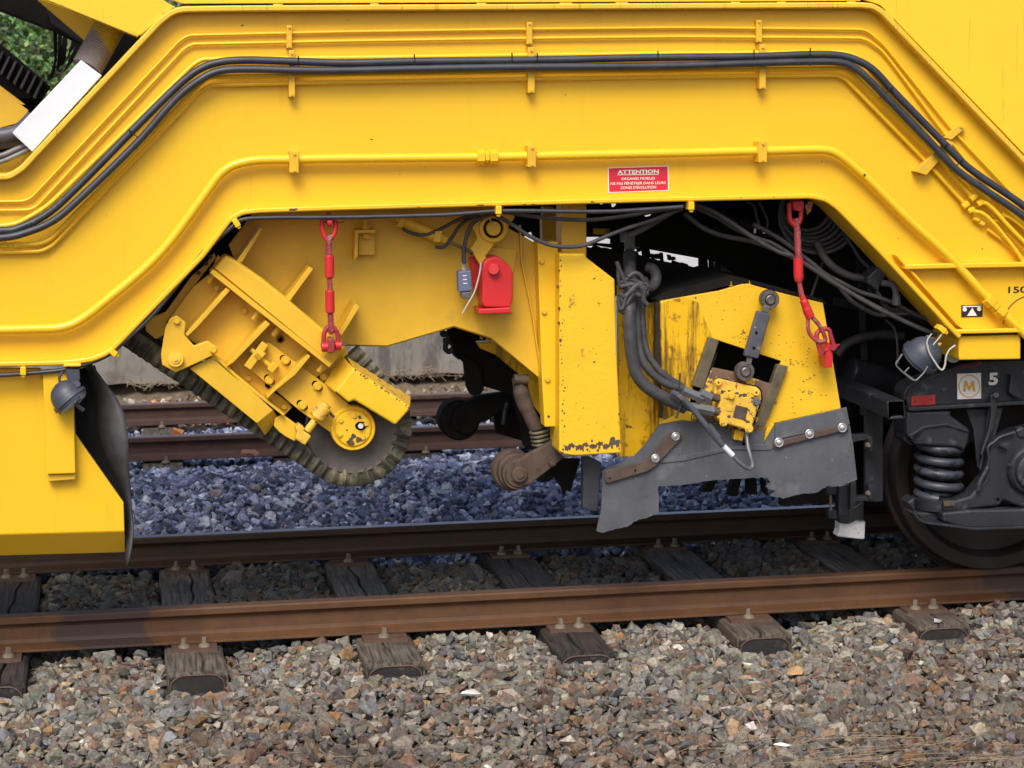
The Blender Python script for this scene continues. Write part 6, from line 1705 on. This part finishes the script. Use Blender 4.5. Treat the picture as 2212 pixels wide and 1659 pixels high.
# axle arm
plate('axle_arm', poly(('Z5', '1860,1170 1960,1090 2130,1010 2600,900 3400,1000 3400,1900'), ('Z6', '3400,900 2212,780 2110,740 2000,700 1960,755 1650,790 1380,820 1380,705 1500,700 1660,650 1810,470 1850,300')), -1.16, .10, 'bogie', bg, .012, seg=3)
hose('arm_bead', poly(('Z5', '2110,1030 1960,1080 1900,1130 1840,1180 1850,1300 1830,1400'), ('Z6', '1790,440 1750,520 1740,590')), -1.175, [.008] * 30 + [.012] * 19, 'bogie', bg, 10, 8)
cyl('arm_stud', at(*q('Z5', '1950,1155')[0], -1.18), at(*q('Z5', '2035,1195')[0], -1.18), .008, 'bogie', bg)
plate('arm_hole', circ(q('Z6', '1942,685')[0], 4, 12), -1.1612, .002, 'black', bg, 0)
plate('arm_lip', poly(('Z6', '1000,720 1080,660 1090,820 1380,822 1380,905 1170,915 1130,890 1080,830')), -1.10, .1, 'bogie', bg, .008)
plate('lower_beam', poly(('Z6', '1370,822 1650,795 2212,782 3400,760 3400,990 2212,975 1700,990 1560,975 1370,915')), -1.18, .12, 'bogie', bg, .010)
ribbon('beam_edge', poly(('Z6', '1080,830 1130,900 1200,930 1480,965 1700,995 2212,978 3400,960')), -1.20, -1.10, .010, 'bogie', bg, .01, .002)
plate('casting_mark', q('Z6', '1380,705 1500,700 1500,755 1385,760'), -1.172, .012, 'rust', bg, .003)
# axle box cover
pa_ = at(*q('Z6', '2290,380')[0], -1.17)
lathe('axle_box', pa_, Vector((0, -1, 0)), [(-.1, .110), (.0, .110), (.012, .104), (.02, .096), (.02, .086), (.035, .080), (.045, .060), (.048, .002)], 'bogie', bg, 44)
bolt(q('Z6', '2200,520')[0], -1.2, 5, 'bogie', bg, .012); bolt(q('Z6', '2065,335')[0], -1.18, 4, 'bogie', bg, .012)
plate('arm_top', q('Z5', '2140,990 2230,975 2230,1100 2170,1090 2130,1040'), -1.17, .05, 'bogie', bg, .01)
# wheelset
wsn = thing('wheelset', (3.782, 0, .462), 'dark steel railway wheel standing on the nearest rail at the right edge', 'wheel')
for s in (-1, 1):
    pw = Vector((3.782, s * .70, .462))
    lathe('wheel', pw, Vector((0, s, 0)), [(-.02, .06), (-.02, .40), (-.01, .47), (.005, .488), (.020, .484), (.030, .468), (.045, .4625), (.115, .4605), (.120, .455), (.120, .405), (.110, .395), (.070, .38), (.045, .33), (.035, .20), (.05, .14), (.12, .11), (.12, .03)], 'wheel' if 'wheel' in M else 'rust', wsn, 96)
cyl('axle', Vector((3.782, -1.1, .462)), Vector((3.782, 1.1, .462)), .085, 'dark', wsn, n=24)
# sand pipe / rail guard hanger between bogie and housing
rgd = thing('rail_guard', at(1840, 1050, -.8), 'dark steel hanger frame left of the wheel with a chalky white block at its foot', 'rail guard')
plate('bar', q('Z6', '570,-400 755,-400 755,705 700,715 570,705'), -.86, .03, 'bogie', rgd, .004)
plate('bar', q('Z6', '415,500 475,500 478,690 430,800 412,790'), -.95, .03, 'steel_grey' if False else 'bogie', rgd, .003)
plate('bar', q('Z6', '290,540 410,520 400,860 290,865'), -.9, .06, 'bogie', rgd, .006)
plate('bar', q('Z6', '165,550 280,545 270,640 165,640'), -.92, .04, 'bogie', rgd, .005)
cyl('rod', at(*q('Z6', '205,640')[0], -.9), at(*q('Z6', '210,800')[0], -.9), .006, 'screw', rgd)
plate('bar', q('Z6', '175,780 275,800 275,890 190,890'), -.9, .04, 'bogie', rgd, .004)
plate('cross_bar', q('Z6', '470,660 600,650 600,700 470,712'), -.93, .05, 'bogie', rgd, .003)
plate('cross_bar', q('Z6', '440,20 600,10 620,60 440,95'), -.93, .05, 'bogie', rgd, .003)
for c_ in ('620,120', '620,620'):
    x_, y_ = [float(a) for a in c_.split(',')]
    plate('lug', q('Z6', '%f,%f %f,%f %f,%f %f,%f' % (x_ - 20, y_ - 90, x_ + 28, y_ - 80, x_ + 28, y_ + 75, x_ - 20, y_ + 70)), -.93, .05, 'bogie', rgd, .004)
    bolt((1751.1 + ks * (x_ - 30), 936 + ks * y_), -.93, 4, 'screw', rgd, .02)
plate('block', q('Z6', '290,860 555,700 555,890 480,900 400,940 300,930'), -.72, .05, 'bogie', rgd, .004)
plate('white_block', q('Z6', '300,932 380,940 440,905 480,890 510,915 570,910 562,1102 480,1095 275,1072 300,1000'), -.70, .07, 'white_chalky', rgd, .006)
plate('rear_hose_arch', q('Z5', '0,10 0,0'), 0, 0, 'dark', rgd) if False else None
tag(hose('dark_hose', q('R6', '1000,640 1060,570 1180,525 1300,510 1430,520'), -.6, .022, 'rubber_dull'), 'thick dark hose arching in the shadow left of the right lamp', 'hose')
